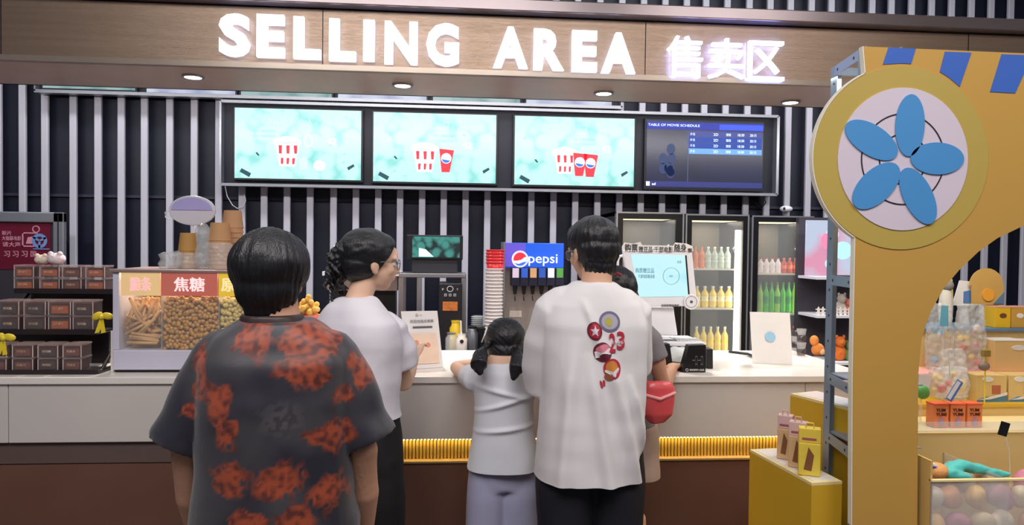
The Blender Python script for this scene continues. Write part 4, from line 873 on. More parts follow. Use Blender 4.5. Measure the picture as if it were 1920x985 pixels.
# ================================================================ PROMOTION BOOTH (right)
YB1 = 2.36
M_by = mat('board_yellow', rgb(202, 158, 78), .5, var=.03, scale=2); M_bo = mat('board_olive', rgb(190, 166, 84), .5, var=.04, scale=2); M_bw = mat('board_white', rgb(218, 206, 220), .5, var=.02); M_bb = mat('board_blue', rgb(62, 106, 196), .5, var=.03); M_bp = mat('petal_blue', rgb(78, 150, 212), .45, var=.03); M_be = mat('foam_edge', rgb(236, 230, 214), .5)
def S2(u, v, Y=YB1): p = P(u, v, Y); return (p.x, p.z)
arc_pts = [(1598, 985 + 600), (1597, 985), (1598, 700), (1600, 470)]
import itertools
cx_, cy_, rX, rY = 1690, 297, 166, 174
out = [(1597, 1580), (1597, 985), (1598, 700), (1603, 445)]
a0 = math.atan2((445 - cy_) / rY, (1603 - cx_) / rX)
a1 = math.atan2((128 - cy_) / rY, (1618 - cx_) / rX)
if a0 < 0: a0 += 2 * math.pi
if a1 < 0: a1 += 2 * math.pi
out += [(cx_ + rX * math.cos(a0 + (a1 - a0) * i / 30), cy_ + rY * math.sin(a0 + (a1 - a0) * i / 30)) for i in range(31)]
out += [(1618, 87), (1920, 100), (2250, 116), (2250, 380), (2050, 385), (1960, 405), (1920, 423), (1870, 447), (1835, 472), (1800, 505), (1770, 540), (1745, 585), (1728, 635), (1722, 700), (1720, 985), (1720, 1580)]
bd = thing('arch_board', 'tall yellow arch board with blue stripes and a large white wheel of five blue petals', 'board', (P(1660, 900, YB1).x, YB1 + .01, 0))
pp = [S2(*p) for p in out]; pp = [(x, max(z, .0)) for x, z in pp]
MB().prism(pp, YB1, YB1 + .018).build('panel', M_by, bd)
# pale edge strip following the left outline
ed = MB(); seq = pp[1:35] + [pp[35]]
for (xa_, za_), (xb_, zb__) in zip(seq[:-1], seq[1:]):
    dx, dz = xb_ - xa_, zb__ - za_; L = math.hypot(dx, dz) or 1; nx, nz = -dz / L * .0035, dx / L * .0035
    ed.add([(xa_, YB1 - .003, za_), (xb_, YB1 - .003, zb__), (xb_ + nx, YB1 - .003, zb__ + nz), (xa_ + nx, YB1 - .003, za_ + nz), (xa_, YB1 + .02, za_), (xb_, YB1 + .02, zb__), (xb_ + nx, YB1 + .02, zb__ + nz), (xa_ + nx, YB1 + .02, za_ + nz)], [(0, 1, 2, 3), (7, 6, 5, 4), (3, 2, 6, 7), (1, 0, 4, 5)])
ed.build('foam_edge', M_be, bd)
m1, m2 = S2(cx_, cy_); kx = (S2(cx_ + 100, cy_)[0] - m1) / 100; kz = (S2(cx_, cy_ - 100)[1] - m2) / 100
MB().oval(m1, m2, 163 * kx, 172 * kz, YB1 - .003, YB1, 80).build('wheel_rim', M_bo, bd, label='olive yellow outer ring')
w1, w2 = S2(1692, 299); MB().oval(w1, w2, 121 * kx, 134 * kz, YB1 - .006, YB1 - .003, 72).build('wheel_disc', M_bw, bd, label='pinkish white disc')
c1, c2 = S2(1691, 299)
MB().ring(c1, c2, 76 * kx, 84 * kz, 2 * kx, YB1 - .008, YB1 - .006, 64).build('line_ring', M_bk, bd); MB().ring(c1, c2, 43 * kx, 46 * kz, 2 * kx, YB1 - .008, YB1 - .006, 48).build('line_ring', M_bk, bd)
for (u, v, a, b, g) in ((1703, 236, 55, 27, 88), (1754, 298, 50, 28.5, 0), (1631, 263.5, 54, 27, -29), (1640, 349, 53, 29, 43), (1718, 368, 55, 27, -61)):
    q = S2(u, v); MB().oval(q[0], q[1], a * kx, b * kx, YB1 - .011, YB1 - .008, 40, R(g)).build('petal', M_bp, bd)
for pts in ([(1665.6, 89.5), (1716.7, 91.5), (1708, 120), (1690, 119), (1655, 121)], [(1771.6, 97), (1821, 99), (1799, 163), (1779, 146), (1761.7, 135)], [(1877.6, 102), (1935, 104), (1903, 175), (1856, 172.5)], [(1985, 107), (2042, 109), (2012, 186), (1963, 183)]):
    MB().prism([S2(*p) for p in pts], YB1 - .002, YB1).build('stripe', M_bb, bd)
# slotted steel rack behind the board
M_sl = mat('slotted_steel', rgb(140, 158, 178), .4, .35, var=.06); M_hole = M_bk
Yr = 2.72
xr_ = (P(1562, 130, Yr).x + P(1542, 760, Yr).x) / 2; zr_ = P(1580, 128, Yr).z; xf_ = P(1612, 400, 2.42).x
rkk = thing('steel_rack', 'grey slotted steel rack standing behind the yellow arch board', 'rack', (xr_ + .4, 2.56, 0))
def post(x, y, lab=None):
    o = MB().box(x, x + .042, y, y + .003, 0, zr_).box(x, x + .003, y - .042, y, 0, zr_).build('post', M_sl, rkk)
    mb = MB(); z = .1
    while z < zr_ - .03: mb.lathe([(.0055, 0), (.0055, .0006)], (0, 0, 0), 8, Matrix.Translation((x + .021, y - .0002, z)) @ Matrix.Rotation(R(90), 4, 'X')); mb.lathe([(.0055, 0), (.0055, .0006)], (0, 0, 0), 8, Matrix.Translation((x + .0002 - .0004, y - .021, z + .025)) @ Matrix.Rotation(R(90), 4, 'Y')); z += .1
    h = mb.build('hole', M_hole, o); h['kind'] = 'stuff'; return o
for x, y in ((xr_, Yr), (xf_, 2.45), (xr_ + .13, Yr), (xf_ + .13, 2.45)): post(x, y)
for v in (128, 516, 698, 806):
    z = P(1580, v, Yr).z
    for dx in (0, .13):
        a = Vector((xr_ + dx + .004, Yr - .002, z)); b = Vector((xf_ + dx + .004, 2.45, z)); mb = MB(); h = .038
        mb.add([a, b, b - Vector((0, 0, h)), a - Vector((0, 0, h)), a + Vector((.004, 0, 0)), b + Vector((.004, 0, 0)), b + Vector((.004, 0, -h)), a + Vector((.004, 0, -h))], [(0, 1, 2, 3), (7, 6, 5, 4), (0, 4, 5, 1), (3, 2, 6, 7)])
        o = mb.build('rail', M_sl, rkk)
        hb_ = MB()
        for f in (.2, .8):
            c = a.lerp(b, f) - Vector((.0008, 0, h / 2)); hb_.lathe([(.006, 0), (.006, .0006)], (0, 0, 0), 8, Matrix.Translation(c) @ Matrix.Rotation(R(90), 4, 'Y'))
        hb_.build('hole', M_hole, o)['kind'] = 'stuff'
    MB().box(xr_ + .01, xr_ + .13, Yr - .01, Yr + .0, z - .03, z).build('rail', M_sl, rkk)
    if v > 600: MB().box(xr_ + .01, xr_ + .23, 2.46, Yr - .012, z - .005, z).build('shelf', mat('shelf_grey', rgb(160, 168, 180), .4, .2), rkk)
for k_, (v, du, c, lb) in enumerate(((698, 20, rgb(200, 110, 90), 'small reddish box on the upper shelf of the steel rack'), (806, 16, rgb(110, 160, 210), 'small blue box on the lower shelf of the steel rack'), (806, 42, rgb(226, 222, 216), 'small white patterned box on the lower shelf of the steel rack'))):
    z = P(1580, v, Yr).z; x = xr_ + .03 + du / 500; tag(MB().box(x, x + .05, 2.55, 2.6, z + .001, z + .07).build('gift_box', mat(f'gift_{k_}', c, .5, var=.3, scale=40), bev=.003), lb, 'box')
# yellow block next to the counter and low cabinet
M_yb = mat('yellow_board', rgb(214, 170, 46), .45, var=.05, scale=2); M_yw = mat('yellow_wood', rgb(218, 188, 124), .5, var=.06, scale=3); M_cr = mat('cream_edge', rgb(240, 220, 160), .5)
def wedge(name, ua, va, ub, vb, z, wid, label, m=M_yb, topm=None, inset=0):
    a = PZ(ua, va, z); b = PZ(ub, vb, z); d = (b - a); d.z = 0; L = d.length; d.normalize(); pr = Vector((-d.y, d.x, 0));
    if pr.x < 0: pr = -pr
    b = a + d * max(L, .3)
    t = thing(name, label, 'cabinet', tuple(((a + b) / 2 + pr * wid / 2)[:2]) + (0,))
    c, e = b + pr * wid, a + pr * wid
    def sl(z0, z1, q): return MB().add([(p.x, p.y, z0) for p in q] + [(p.x, p.y, z1) for p in q], [(0, 1, 2, 3), (7, 6, 5, 4), (0, 4, 5, 1), (1, 5, 6, 2), (2, 6, 7, 3), (3, 7, 4, 0)][::1])
    sl(0, z - .01, (a, b, c, e)).build('body', m, t); sl(z - .01, z, (a, b, c, e)).build('rim', M_cr, t)
    i0 = .015; q = [a + d * i0 + pr * i0, b - d * i0 + pr * i0, c - d * i0 - pr * i0, e + d * i0 - pr * i0]
    sl(z, z + .002, q).build('top', topm or M_white, t)
    return t, a, b, pr
wedge('yellow_block', 1482, 738, 1541, 753, .97, .15, 'tall yellow block against the counter behind the steel rack', inset=0)
cb, A, B, PR = wedge('low_cabinet', 1406, 843, 1522, 906, .76, .12, 'low yellow cabinet with a cream rim carrying the pink gift bags')
# gift bags
def bag(u, v, w_, h, m1_, m2_, lb, rot, z=.763):
    q = PZ(u, v, z); t = thing('gift_bag', lb, 'bag', (q.x, q.y, z)); t.rotation_euler.z = 0
    Mx = Matrix.Translation((q.x, q.y, z)) @ Matrix.Rotation(rot, 4, 'Z')
    b = MB().box(-w_ / 2, w_ / 2, 0, .05, 0, h * .62, Mx).build('body', m1_, t, bev=.003)
    MB().box(-w_ / 2, w_ / 2, .004, .046, h * .62, h * .9, Mx).build('fold', m2_, t, bev=.003)
    MB().limb([Mx @ Vector((-w_ * .2, .01, h * .88)), Mx @ Vector((-w_ * .15, .01, h)), Mx @ Vector((w_ * .15, .01, h)), Mx @ Vector((w_ * .2, .01, h * .88))], .003, 6).build('handle', m2_, t)
    MB().prism([(-w_ * .25, h * .12), (w_ * .1, h * .1), (w_ * .2, h * .4), (-w_ * .05, h * .55)], -.0015, .0, Mx).build('printed_patch', mat('brown_print', rgb(130, 84, 52), .5), b)
    MB().box(-w_ * .35, w_ * .3, .0025, .004, h * .68, h * .72, Mx).build('printed_line', mat('rose_ink', rgb(170, 90, 100), .5), t)
M_bgp = mat('bag_pink', rgb(222, 184, 180), .5, var=.12, scale=20); M_bgc = mat('bag_cream', rgb(214, 176, 130), .5, var=.15, scale=20); M_bgy = mat('bag_yellow', rgb(232, 204, 78), .45, var=.15, scale=20)
bag(1470, 862, .055, .19, M_bgc, M_bgp, 'cream and pink gift bag nearest the back on the low cabinet', R(-35)); bag(1494, 878, .065, .19, M_bgc, M_bgp, 'cream and pink gift bag in the middle of the low cabinet', R(-35)); bag(1517, 893, .075, .19, M_bgy, M_bgy, 'bright yellow gift bag next to the arch board', R(-25))
# ---- stepped merchandise table
def zat(u, v, Y): return P(u, v, Y).z
TX1 = P(2100, 700, 2.8).x
tb = thing('stepped_table', 'stepped yellow merchandise table behind and right of the arch board', 'table', (P(1900, 800, 2.8).x, 2.9, 0))
steps = [(2.72, 806, 1706), (2.95, 757, 1712), (3.1, 700, 1716), (3.28, 616, 1724)]
for i, (Y, v, ul) in enumerate(steps):
    z = zat(1850, v, Y); xl_ = P(ul, v, Y).x; yb_ = steps[i + 1][0] if i < 3 else 3.5
    if i == 3: yb_ = 3.2 + .0
    MB().box(xl_, TX1 + .3, Y, (steps[i + 1][0] if i < 3 else 3.55), 0, z - .012).build('step_body', M_yw, tb); MB().box(xl_, TX1 + .3, Y - .012, (steps[i + 1][0] if i < 3 else 3.55), z - .012, z).build('step_board', [M_cr, M_yb, mat('pink_strip', rgb(236, 170, 160), .5), mat('blue_strip', rgb(96, 128, 160), .5, var=.3, scale=30)][i], tb)
# orange boxes
z = zat(1800, 806, 2.72) + .0005
for k_ in range(3):
    a, b = P(1751 + k_ * 31.5, 780, 2.75).x, P(1779 + k_ * 31.5, 780, 2.75).x; h = zat(1790, 760, 2.75) - z
    t = thing('orange_box', f'orange lettered snack box, {["leftmost", "middle", "rightmost"][k_]} of the three behind the clear ledge', 'box', ((a + b) / 2, 2.78, z), 'three orange snack boxes')
    MB().box(a, b, 2.75, 2.80, z, z + h).build('carton', mat('carton_orange', rgb(226, 130, 78), .45, var=.08), t, bev=.002); MB().box(a - .001, b + .001, 2.749, 2.801, z + h, z + h + .006).build('lid', mat('lid_orange', rgb(236, 100, 60), .4), t)
    text('lettering', 'YUM\nYUM!', (a + .008, b - .01, z + h * .52, z + h * .85), 2.75, .002, mat('ink_brown', rgb(96, 44, 36), .5), t, .02)
    MB().oval((a + b) / 2, z + h * .25, .014, .02, 2.748, 2.75, 14).build('printed_patch', mat('mauve_print', rgb(176, 130, 150), .5, var=.4, scale=60), t)
# carton boxes with blue wave on the third step
z = zat(1880, 757, 2.95) + .0005
for k_ in range(3):
    a, b = P(1832 + k_ * 60, 720, 2.98).x, P(1866 + k_ * 60 + 22, 720, 2.98).x; h = zat(1880, 704, 2.98) - z
    t = thing('wave_box', f'yellow carton box with a blue and white wave, {["leftmost", "middle", "rightmost"][k_]} on the lower step', 'box', ((a + b) / 2, 3.0, z), 'yellow wave boxes')
    if b > TX1: pass
    MB().box(a, b, 2.98, 3.07, z, z + h).build('carton', mat('carton_yellow', rgb(226, 194, 128), .45, var=.06), t, bev=.002)
    MB().prism([(a, z), (b, z), (b, z + h * .3), ((a + b) / 2, z + h * .18), (a + (b - a) * .3, z + h * .2), (a, z + h * .06)], 2.978, 2.98).build('blue_wave', mat('wave_blue', rgb(86, 140, 172), .45), t); MB().prism([(a + .01, z + h * .08), (b, z + h * .36), (b, z + h * .26), (a + .06, z + h * .1)], 2.976, 2.978).build('white_wave', M_pap, t)
    MB().box(a + (b - a) * .5, b - .03, 2.978, 2.98, z + h * .3, z + h * .62).build('printed_patch', mat('brick_print', rgb(186, 108, 78), .5, var=.2, scale=50), t); MB().oval(a + .05, z + h * .85, .026, .012, 2.978, 2.98, 16).build('printed_badge', M_pap, t)
# pink plush strip of things on third step and top step boxes
z = zat(1880, 700, 3.1) + .0005
for k_, (u0, u1, v1, c) in enumerate(((1864, 1925, 640, rgb(224, 190, 128)), (1930, 1990, 642, rgb(218, 184, 120)))):
    a, b = P(u0, 680, 3.14).x, P(u1, 680, 3.14).x; h = zat(1890, v1, 3.14) - z
    t = thing('tan_carton', ['plain tan carton with a handle slot on the pink strip', 'plain tan carton at the far right on the pink strip'][k_], 'box', ((a + b) / 2, 3.18, z))
    MB().box(a, b, 3.14, 3.25, z, z + h).build('carton', mat('carton_tan', c, .5, var=.05), t, bev=.002); MB().box(a, b, 3.139, 3.251, z + h, z + h + .004).build('lid', M_pap, t)
    MB().oval((a + b) / 2 + .04, z + h * .78, .036, .012, 3.138, 3.14, 20).build('handle_slot', M_pap, t)
z = zat(1880, 616, 3.28) + .0005
for k_, (u0, u1, c) in enumerate(((1866, 1895, rgb(230, 184, 40)), (1897, 1928, rgb(206, 158, 70)), (1930, 1960, rgb(210, 160, 74)))):
    a, b = P(u0, 600, 3.3).x, P(u1, 600, 3.3).x; h = zat(1890, 577, 3.3) - z
    t = thing('top_box', ['bright yellow box on the top step', 'tan box with a pale badge on the top step', 'rightmost tan box on the top step'][k_], 'box', ((a + b) / 2, 3.34, z))
    MB().box(a, b, 3.3, 3.38, z, z + h).build('carton', mat(f'top_carton_{k_}', c, .45, var=.06), t, bev=.002); MB().box(a, b, 3.299, 3.381, z + h, z + h + .004).build('lid', mat('lid_pink', rgb(230, 170, 150), .5), t)
    MB().oval((a + b) / 2, z + h * .6, .018, .012, 3.298, 3.3, 14).build('printed_badge', [mat('badge_brown', rgb(120, 70, 40), .5), M_pap, M_pap][k_], t)
# header cards at the back of the top step (plain)
z = zat(1830, 575, 3.42)
def card(nm, pts, m, lb, Y, foot=True):
    p_ = [(P(u, v, Y).x, P(u, v, Y).z) for u, v in pts]; z0_ = min(q[1] for q in p_)
    t = thing(nm, lb, 'sign', (sum(q[0] for q in p_) / len(p_), Y, zat(1880, 616, 3.28)))
    MB().prism(p_, Y, Y + .006).build('card', m, t)
    xm = sum(q[0] for q in p_) / len(p_); MB().box(xm - .01, xm + .01, Y + .006, Y + .012, zat(1880, 616, 3.28) + .001, z0_ + .03).build('support', M_acr, t); return t
t = card('round_top_card', [(1822, 572), (1822, 535)] + [(1850 + 32 * math.cos(a), 537 - 34 * math.sin(a)) for a in [math.pi * (1 - i / 12) for i in range(13)]] + [(1882, 572)], mat('card_yellow', rgb(206, 166, 92), .5), 'round topped plain yellow display card on the top step', 3.44)
q = P(1852, 553, 3.44); MB().oval(q.x, q.z, .032, .032, 3.434, 3.44, 24).build('orange_disc', mat('disc_orange', rgb(240, 170, 60), .5), t)
q0, q1 = P(1862, 570, 3.44), P(1882, 548, 3.44); MB().prism([(q0.x, q0.z), (q1.x, q0.z), (q1.x, q1.z)], 3.436, 3.44).build('blue_corner', mat('corner_blue', rgb(100, 130, 160), .5), t)
t = card('blue_white_card', [(1786, 573), (1800, 526), (1838, 530), (1838, 573)], M_pap, 'white and blue display card left of the round topped card', 3.46)
q0, q1 = P(1806, 568, 3.46), P(1838, 540, 3.46); MB().prism([(q0.x, q0.z), (q1.x, q0.z), (q1.x, q1.z), ((q0.x + q1.x) / 2, q1.z - .01), (q0.x, q1.z - .02)], 3.456, 3.46).build('blue_patch', mat('patch_blue', rgb(90, 130, 190), .5), t)
card('plain_yellow_card', [(1770, 572), (1770, 526), (1786, 524), (1788, 572)], mat('card_pale_yellow', rgb(232, 206, 130), .5), 'narrow pale yellow display card leftmost on the top step', 3.4)
q = P(1774, 545, 3.36); t = thing('grey_toy', 'small grey and white round toy at the left end of the top step', 'toy', (q.x, 3.36, zat(1880, 616, 3.28)))
zb2 = zat(1880, 616, 3.28); MB().ball((q.x, 3.36, (q.z + zb2) / 2 - .0), (.034, .03, (q.z - zb2) / 2 + .02), 16, 12).build('body', mat('toy_white2', rgb(214, 210, 200), .7), t, smooth=True); MB().ball((q.x + .005, 3.36, q.z + .025), (.03, .028, .03), 16, 10).build('head', mat('toy_grey2', rgb(140, 134, 128), .7), t, smooth=True)
# clear gift bags hanging in front of the steps
def film_bag(u0, v0, u1, v1, Y, lb, cols, stuff=6, zbase=None):
    x0, x1, z0, z1 = RC(u0, v0, u1, v1, Y); z0 = zbase if zbase else z0
    t = thing('clear_gift_bag', lb, 'bag', ((x0 + x1) / 2, Y + .03, z0), 'clear plastic gift bags')
    me = remesh(MB().rings([((x0 + x1) / 2, Y + .03, z0, (x1 - x0) * .46, .035), ((x0 + x1) / 2, Y + .03, z0 + (z1 - z0) * .4, (x1 - x0) * .5, .04), ((x0 + x1) / 2, Y + .03, z0 + (z1 - z0) * .8, (x1 - x0) * .46, .02), ((x0 + x1) / 2, Y + .03, z1, (x1 - x0) * .42, .008)], 24), .006, 1)
    displace(me, lambda p, n_: .006 * noise.noise(p * 50) + .004 * noise.noise(Vector((p.x * 70, 0, p.z * 10)))); link_mesh('film', me, M_film, t, smooth=True)
    for k_ in range(stuff):
        x = random.uniform(x0 + .03, x1 - .03); zz_ = z0 + .02 + random.uniform(0, (z1 - z0) * .6); r_ = random.uniform(.012, .022)
        MB().ball((x, Y + .03, zz_), (r_, r_ * .6, r_ * 1.1), 12, 8, rot=Euler((0, random.uniform(0, 3), 0))).build('sweet', mat('sweet_%d' % cols[k_ % len(cols)], SW[cols[k_ % len(cols)]], .4), t, smooth=True)
SW = [rgb(236, 200, 90), rgb(220, 90, 70), rgb(110, 180, 220), rgb(236, 226, 216), rgb(226, 130, 150), rgb(130, 190, 120)]
z1_ = zat(1800, 700, 3.1) + .001; z0_ = zat(1790, 757, 2.95) + .001
film_bag(1746, 570, 1796, 642, 3.16, 'clear bag with a light blue card inside, leftmost below the display cards', [2, 3, 0], 7, z1_); film_bag(1797, 572, 1858, 640, 3.16, 'wide crinkled clear bag with pink and yellow sweets', [0, 4, 3, 1], 9, z1_)
film_bag(1768, 655, 1822, 700, 3.0, 'clear bag on the lower step with striped tissue', [3, 2, 5], 6, z0_); film_bag(1748, 690, 1826, 752, 2.9, 'clear bag packed with yellow and orange sweets', [0, 0, 1], 12, zat(1790, 806, 2.72) + .09)
x0, x1, z0, z1 = RC(1752, 572, 1768, 610, 3.155); 
t = thing('blue_card', 'light blue card tucked in front of the leftmost clear bag', 'card', ((x0 + x1) / 2, 3.13, z0)); MB().prism([(x0, z0), (x1, z0), (x1 - .004, z1), (x0 + .006, z1)], 3.115, 3.118).build('card', mat('card_sky', rgb(110, 182, 214), .5), t)
MB().box((x0 + x1) / 2 - .003, (x0 + x1) / 2 + .003, 3.118, 3.122, z1_, z1 - .02).build('stick', M_acr, t)
q = P(1842, 660, 2.96); t = thing('key_charm', 'olive square key charm on a yellow ring in front of the tan cartons', 'charm', (q.x, 2.94, zat(1790, 757, 2.95)))
MB().box(q.x - .017, q.x + .017, 2.93, 2.95, q.z - .018, q.z + .012).build('block', mat('olive_block', rgb(150, 128, 60), .5), t, bev=.003); MB().limb([(q.x, 2.94, q.z - .018), (q.x, 2.94, zat(1790, 757, 2.95) + .002)], .003, 6).build('stem', M_ye, t); MB().ball((q.x - .006, 2.94, q.z - .06), (.026, .014, .02), 14, 8).build('bow', mat('taupe_bow', rgb(140, 120, 110), .6), t, smooth=True)
# blue white tag
q = P(1790, 733, 2.7); t = thing('swing_tag', 'blue and white swing tag hanging on a pale string', 'tag', (q.x, 2.7, q.z - .05))
Mx = Matrix.Translation((q.x, 2.7, q.z)) @ Matrix.Rotation(R(32), 4, 'Y'); MB().box(-.014, .014, 0, .003, -.045, .045, Mx).build('card', mat('tag_blue', rgb(90, 120, 190), .45), t); MB().box(-.012, .004, -.001, 0, -.04, .04, Mx).build('printed_patch', M_pap, t)
MB().limb([(q.x - .02, 2.7, q.z + .035), P(1778, 655, 2.7)], .0015, 6).build('string', M_pap, t)
# paper and green thing left
x0, x1, z0, z1 = RC(1723, 704, 1748, 740, 2.84)
t = thing('white_card', 'white card with a green corner right of the board column', 'card', ((x0 + x1) / 2, 2.8, zat(1790, 806, 2.72)))
MB().prism([(x0, z0), (x1 - .02, z0), (x1, z1), (x0, z1 + .005)], 2.84, 2.845).build('card', M_pap, t); MB().ball((x0 + .012, 2.83, z0 + .01), (.03, .012, .028), 14, 10).build('green_bulge', mat('green_plastic', rgb(90, 160, 80), .4), t, smooth=True); MB().box(x0 + .01, x0 + .02, 2.845, 2.85, zat(1790, 806, 2.72) + .001, z0 + .02).build('support', M_acr, t)
# tray in front: cabinet with clear bin
Yt0 = 2.32
zt_r = zat(1800, 903, Yt0); zt_i = zat(1800, 905, Yt0) - .05
a = P(1725, 900, YB1 + .02).x
ct = thing('display_bin', 'yellow display bin with a clear acrylic front and cream rim', 'bin', (a + .5, 2.5, 0))
M_bin = mat('bin_wood', rgb(216, 180, 108), .5, var=.05)
MB().box(a, TX1, Yt0 + .01, 2.69, 0, .45).build('body', M_bin, ct); MB().box(a, TX1, Yt0, Yt0 + .006, .45, zt_r).build('front_glass', M_acr, ct)
MB().box(a, TX1, Yt0 - .004, Yt0 + .012, zt_r, zt_r + .006).build('rim', M_cr, ct)
MB().box(a, a + .008, Yt0 + .006, 2.69, .45, zt_r + .07).build('side_panel', M_bin, ct)
MB().box(a, TX1, 2.66, 2.69, .45, zat(1850, 808, 2.69)).build('back_panel', M_yw, ct)
for u in (1751, 1893): x = P(u, 940, Yt0).x; MB().box(x - .002, x + .002, Yt0 + .006, 2.66, .45, zt_r).build('divider', M_acr, ct)
# clear ledge strips
zc1 = zat(1800, 790, 2.66); MB().box(a, TX1, 2.645, 2.65, zat(1800, 808, 2.66), zc1).build('clear_ledge', M_acr, ct)
# goods heaped in the bin
rnd = random.Random(11); names = ['plush_toy', 'soft_pack']
pc = [rgb(226, 178, 100), rgb(232, 214, 190), rgb(196, 120, 140), rgb(216, 150, 90), rgb(222, 200, 160)]
idx = 0
for row_, (Yg_, zz_) in enumerate(((2.38, .62), (2.42, .70), (2.5, .73))):
    for k_ in range(9):
        x = a + .06 + k_ * .085 + rnd.uniform(-.015, .015)
        if x > TX1 - .05: break
        c = pc[(k_ * 2 + row_) % 5]; rx_ = .045
        me = remesh(MB().ball((x, Yg_, zz_), (rx_, .035, .045), 14, 10, rot=Euler((0, rnd.uniform(-1, 1), rnd.uniform(-1, 1)))), .008, 1); sd = rnd.uniform(0, 50)
        displace(me, lambda p, n_: .010 * noise.noise(p * 22 + Vector((sd, 0, 0)))); o = link_mesh('soft_pack', me, mat(f'pack_{(k_ * 2 + row_) % 5}', c, .45, var=.25, scale=30), smooth=True)
        nm_ = ['golden', 'cream', 'rose', 'orange', 'beige'][(k_ * 2 + row_) % 5]
        tag(o, f'{nm_} wrapped soft pack in the {["front", "middle", "back"][row_]} layer of the clear bin, {ORD[k_]} from the left', 'pack', 'soft packs heaped in the bin')
for o_ in (1,):
    q = P(1742, 876, 2.42); z = q.z
    t = thing('orange_plush', 'orange plush with a purple and white lettered label at the left of the bin', 'toy', (q.x, 2.44, .75)); MB().ball((q.x + .035, 2.44, z - .02), (.05, .04, .03), 18, 12).build('body', mat('plush_orange', rgb(222, 160, 96), .85, bump=.5), t, smooth=True)
    MB().ball((q.x - .0, 2.42, z + .0), (.038, .008, .02), 20, 8, rot=Euler((.4, .2, 0))).build('paper_label', M_pap, t, smooth=True); MB().ball((q.x + .0, 2.417, z + .0), (.034, .006, .013), 16, 8, rot=Euler((.4, .25, 0))).build('purple_patch', mat('purple_print', rgb(96, 70, 160), .5), t, smooth=True)
    q = P(1832, 884, 2.44); mb = MB()
    mb.limb([P(1780, 880, 2.44), P(1800, 872, 2.45), P(1825, 877, 2.45), P(1860, 886, 2.45), P(1890, 890, 2.45)], [.022, .026, .024, .02, .014], 14, flat=.8)
    mb.limb([P(1782, 888, 2.42), P(1800, 893, 2.42), P(1816, 898, 2.42)], [.02, .02, .014], 12); mb.limb([P(1782, 875, 2.46), P(1776, 890, 2.45)], [.02, .02], 12)
    me = remesh(mb, .005, 2); displace(me, lambda p, n_: .004 * noise.noise(Vector((p.x * 30, p.y * 30, p.z * 80)))); o = link_mesh('teal_plush', me, mat('teal_fabric', rgb(72, 190, 180), .6, var=.12, scale=20, sheen=.4), smooth=True); tag(o, 'long teal fabric toy lying across the front of the bin', 'toy')
q = P(1883, 805, 2.5); t = thing('price_holder', 'black price tag on a thin clear stem in the bin', 'tag', (q.x + .02, 2.5, .78)); Mx = Matrix.Translation(q) @ Matrix.Rotation(R(16), 4, 'Y')
MB().box(-.018, .018, 0, .004, -.026, .026, Mx.to_4x4() if hasattr(Mx, 'to_4x4') else Mx).build('card', M_black, t, bev=.001); MB().limb([P(1886, 820, 2.5), P(1893, 848, 2.5), P(1894, 900, 2.5)], .002, 6).build('stem', M_acr, t)
# ================================================================ PEOPLE
M_skin = mat('skin', rgb(206, 156, 128), .5, var=.06, scale=12, bump=.05, bscale=150, spec=.35)
M_skin2 = mat('skin_light', rgb(226, 184, 158), .5, var=.05, scale=12, spec=.35)
M_lip = mat('lip', rgb(176, 96, 92), .45); M_eye = mat('eye_white', rgb(232, 228, 224), .2); M_iris = mat('iris_dark', rgb(30, 20, 18), .2); M_hair = None
def hair_mat(name, c, rough=.38):
    m = D.materials.new(name); m.use_nodes = True; nt = m.node_tree; N = nt.nodes; L = nt.links; b = N['Principled BSDF']
    tc = N.new('ShaderNodeTexCoord'); mp = N.new('ShaderNodeMapping'); mp.inputs['Scale'].default_value = (110, 110, 6); L.new(tc.outputs['Object'], mp.inputs[0])
    nz = N.new('ShaderNodeTexNoise'); nz.inputs['Scale'].default_value = 2.5; nz.inputs['Detail'].default_value = 5; L.new(mp.outputs[0], nz.inputs['Vector'])
    rp = N.new('ShaderNodeValToRGB'); rp.color_ramp.elements[0].color = (*[x * .4 for x in c], 1); rp.color_ramp.elements[1].color = (*[x * 1.7 for x in c], 1); L.new(nz.outputs[0], rp.inputs[0]); L.new(rp.outputs[0], b.inputs['Base Color'])
    bp = N.new('ShaderNodeBump'); bp.inputs['Strength'].default_value = .5; bp.inputs['Distance'].default_value = .006; L.new(nz.outputs[0], bp.inputs['Height']); L.new(bp.outputs[0], b.inputs['Normal'])
    b.inputs['Roughness'].default_value = rough; b.inputs['Specular IOR Level'].default_value = .6; return m
M_hair = hair_mat('hair_black', rgb(17, 17, 22), .42)
def T3(x, y, ang, k): return Matrix.Translation((x, y, 0)) @ Matrix.Rotation(ang, 4, 'Z') @ Matrix.Scale(k, 4)
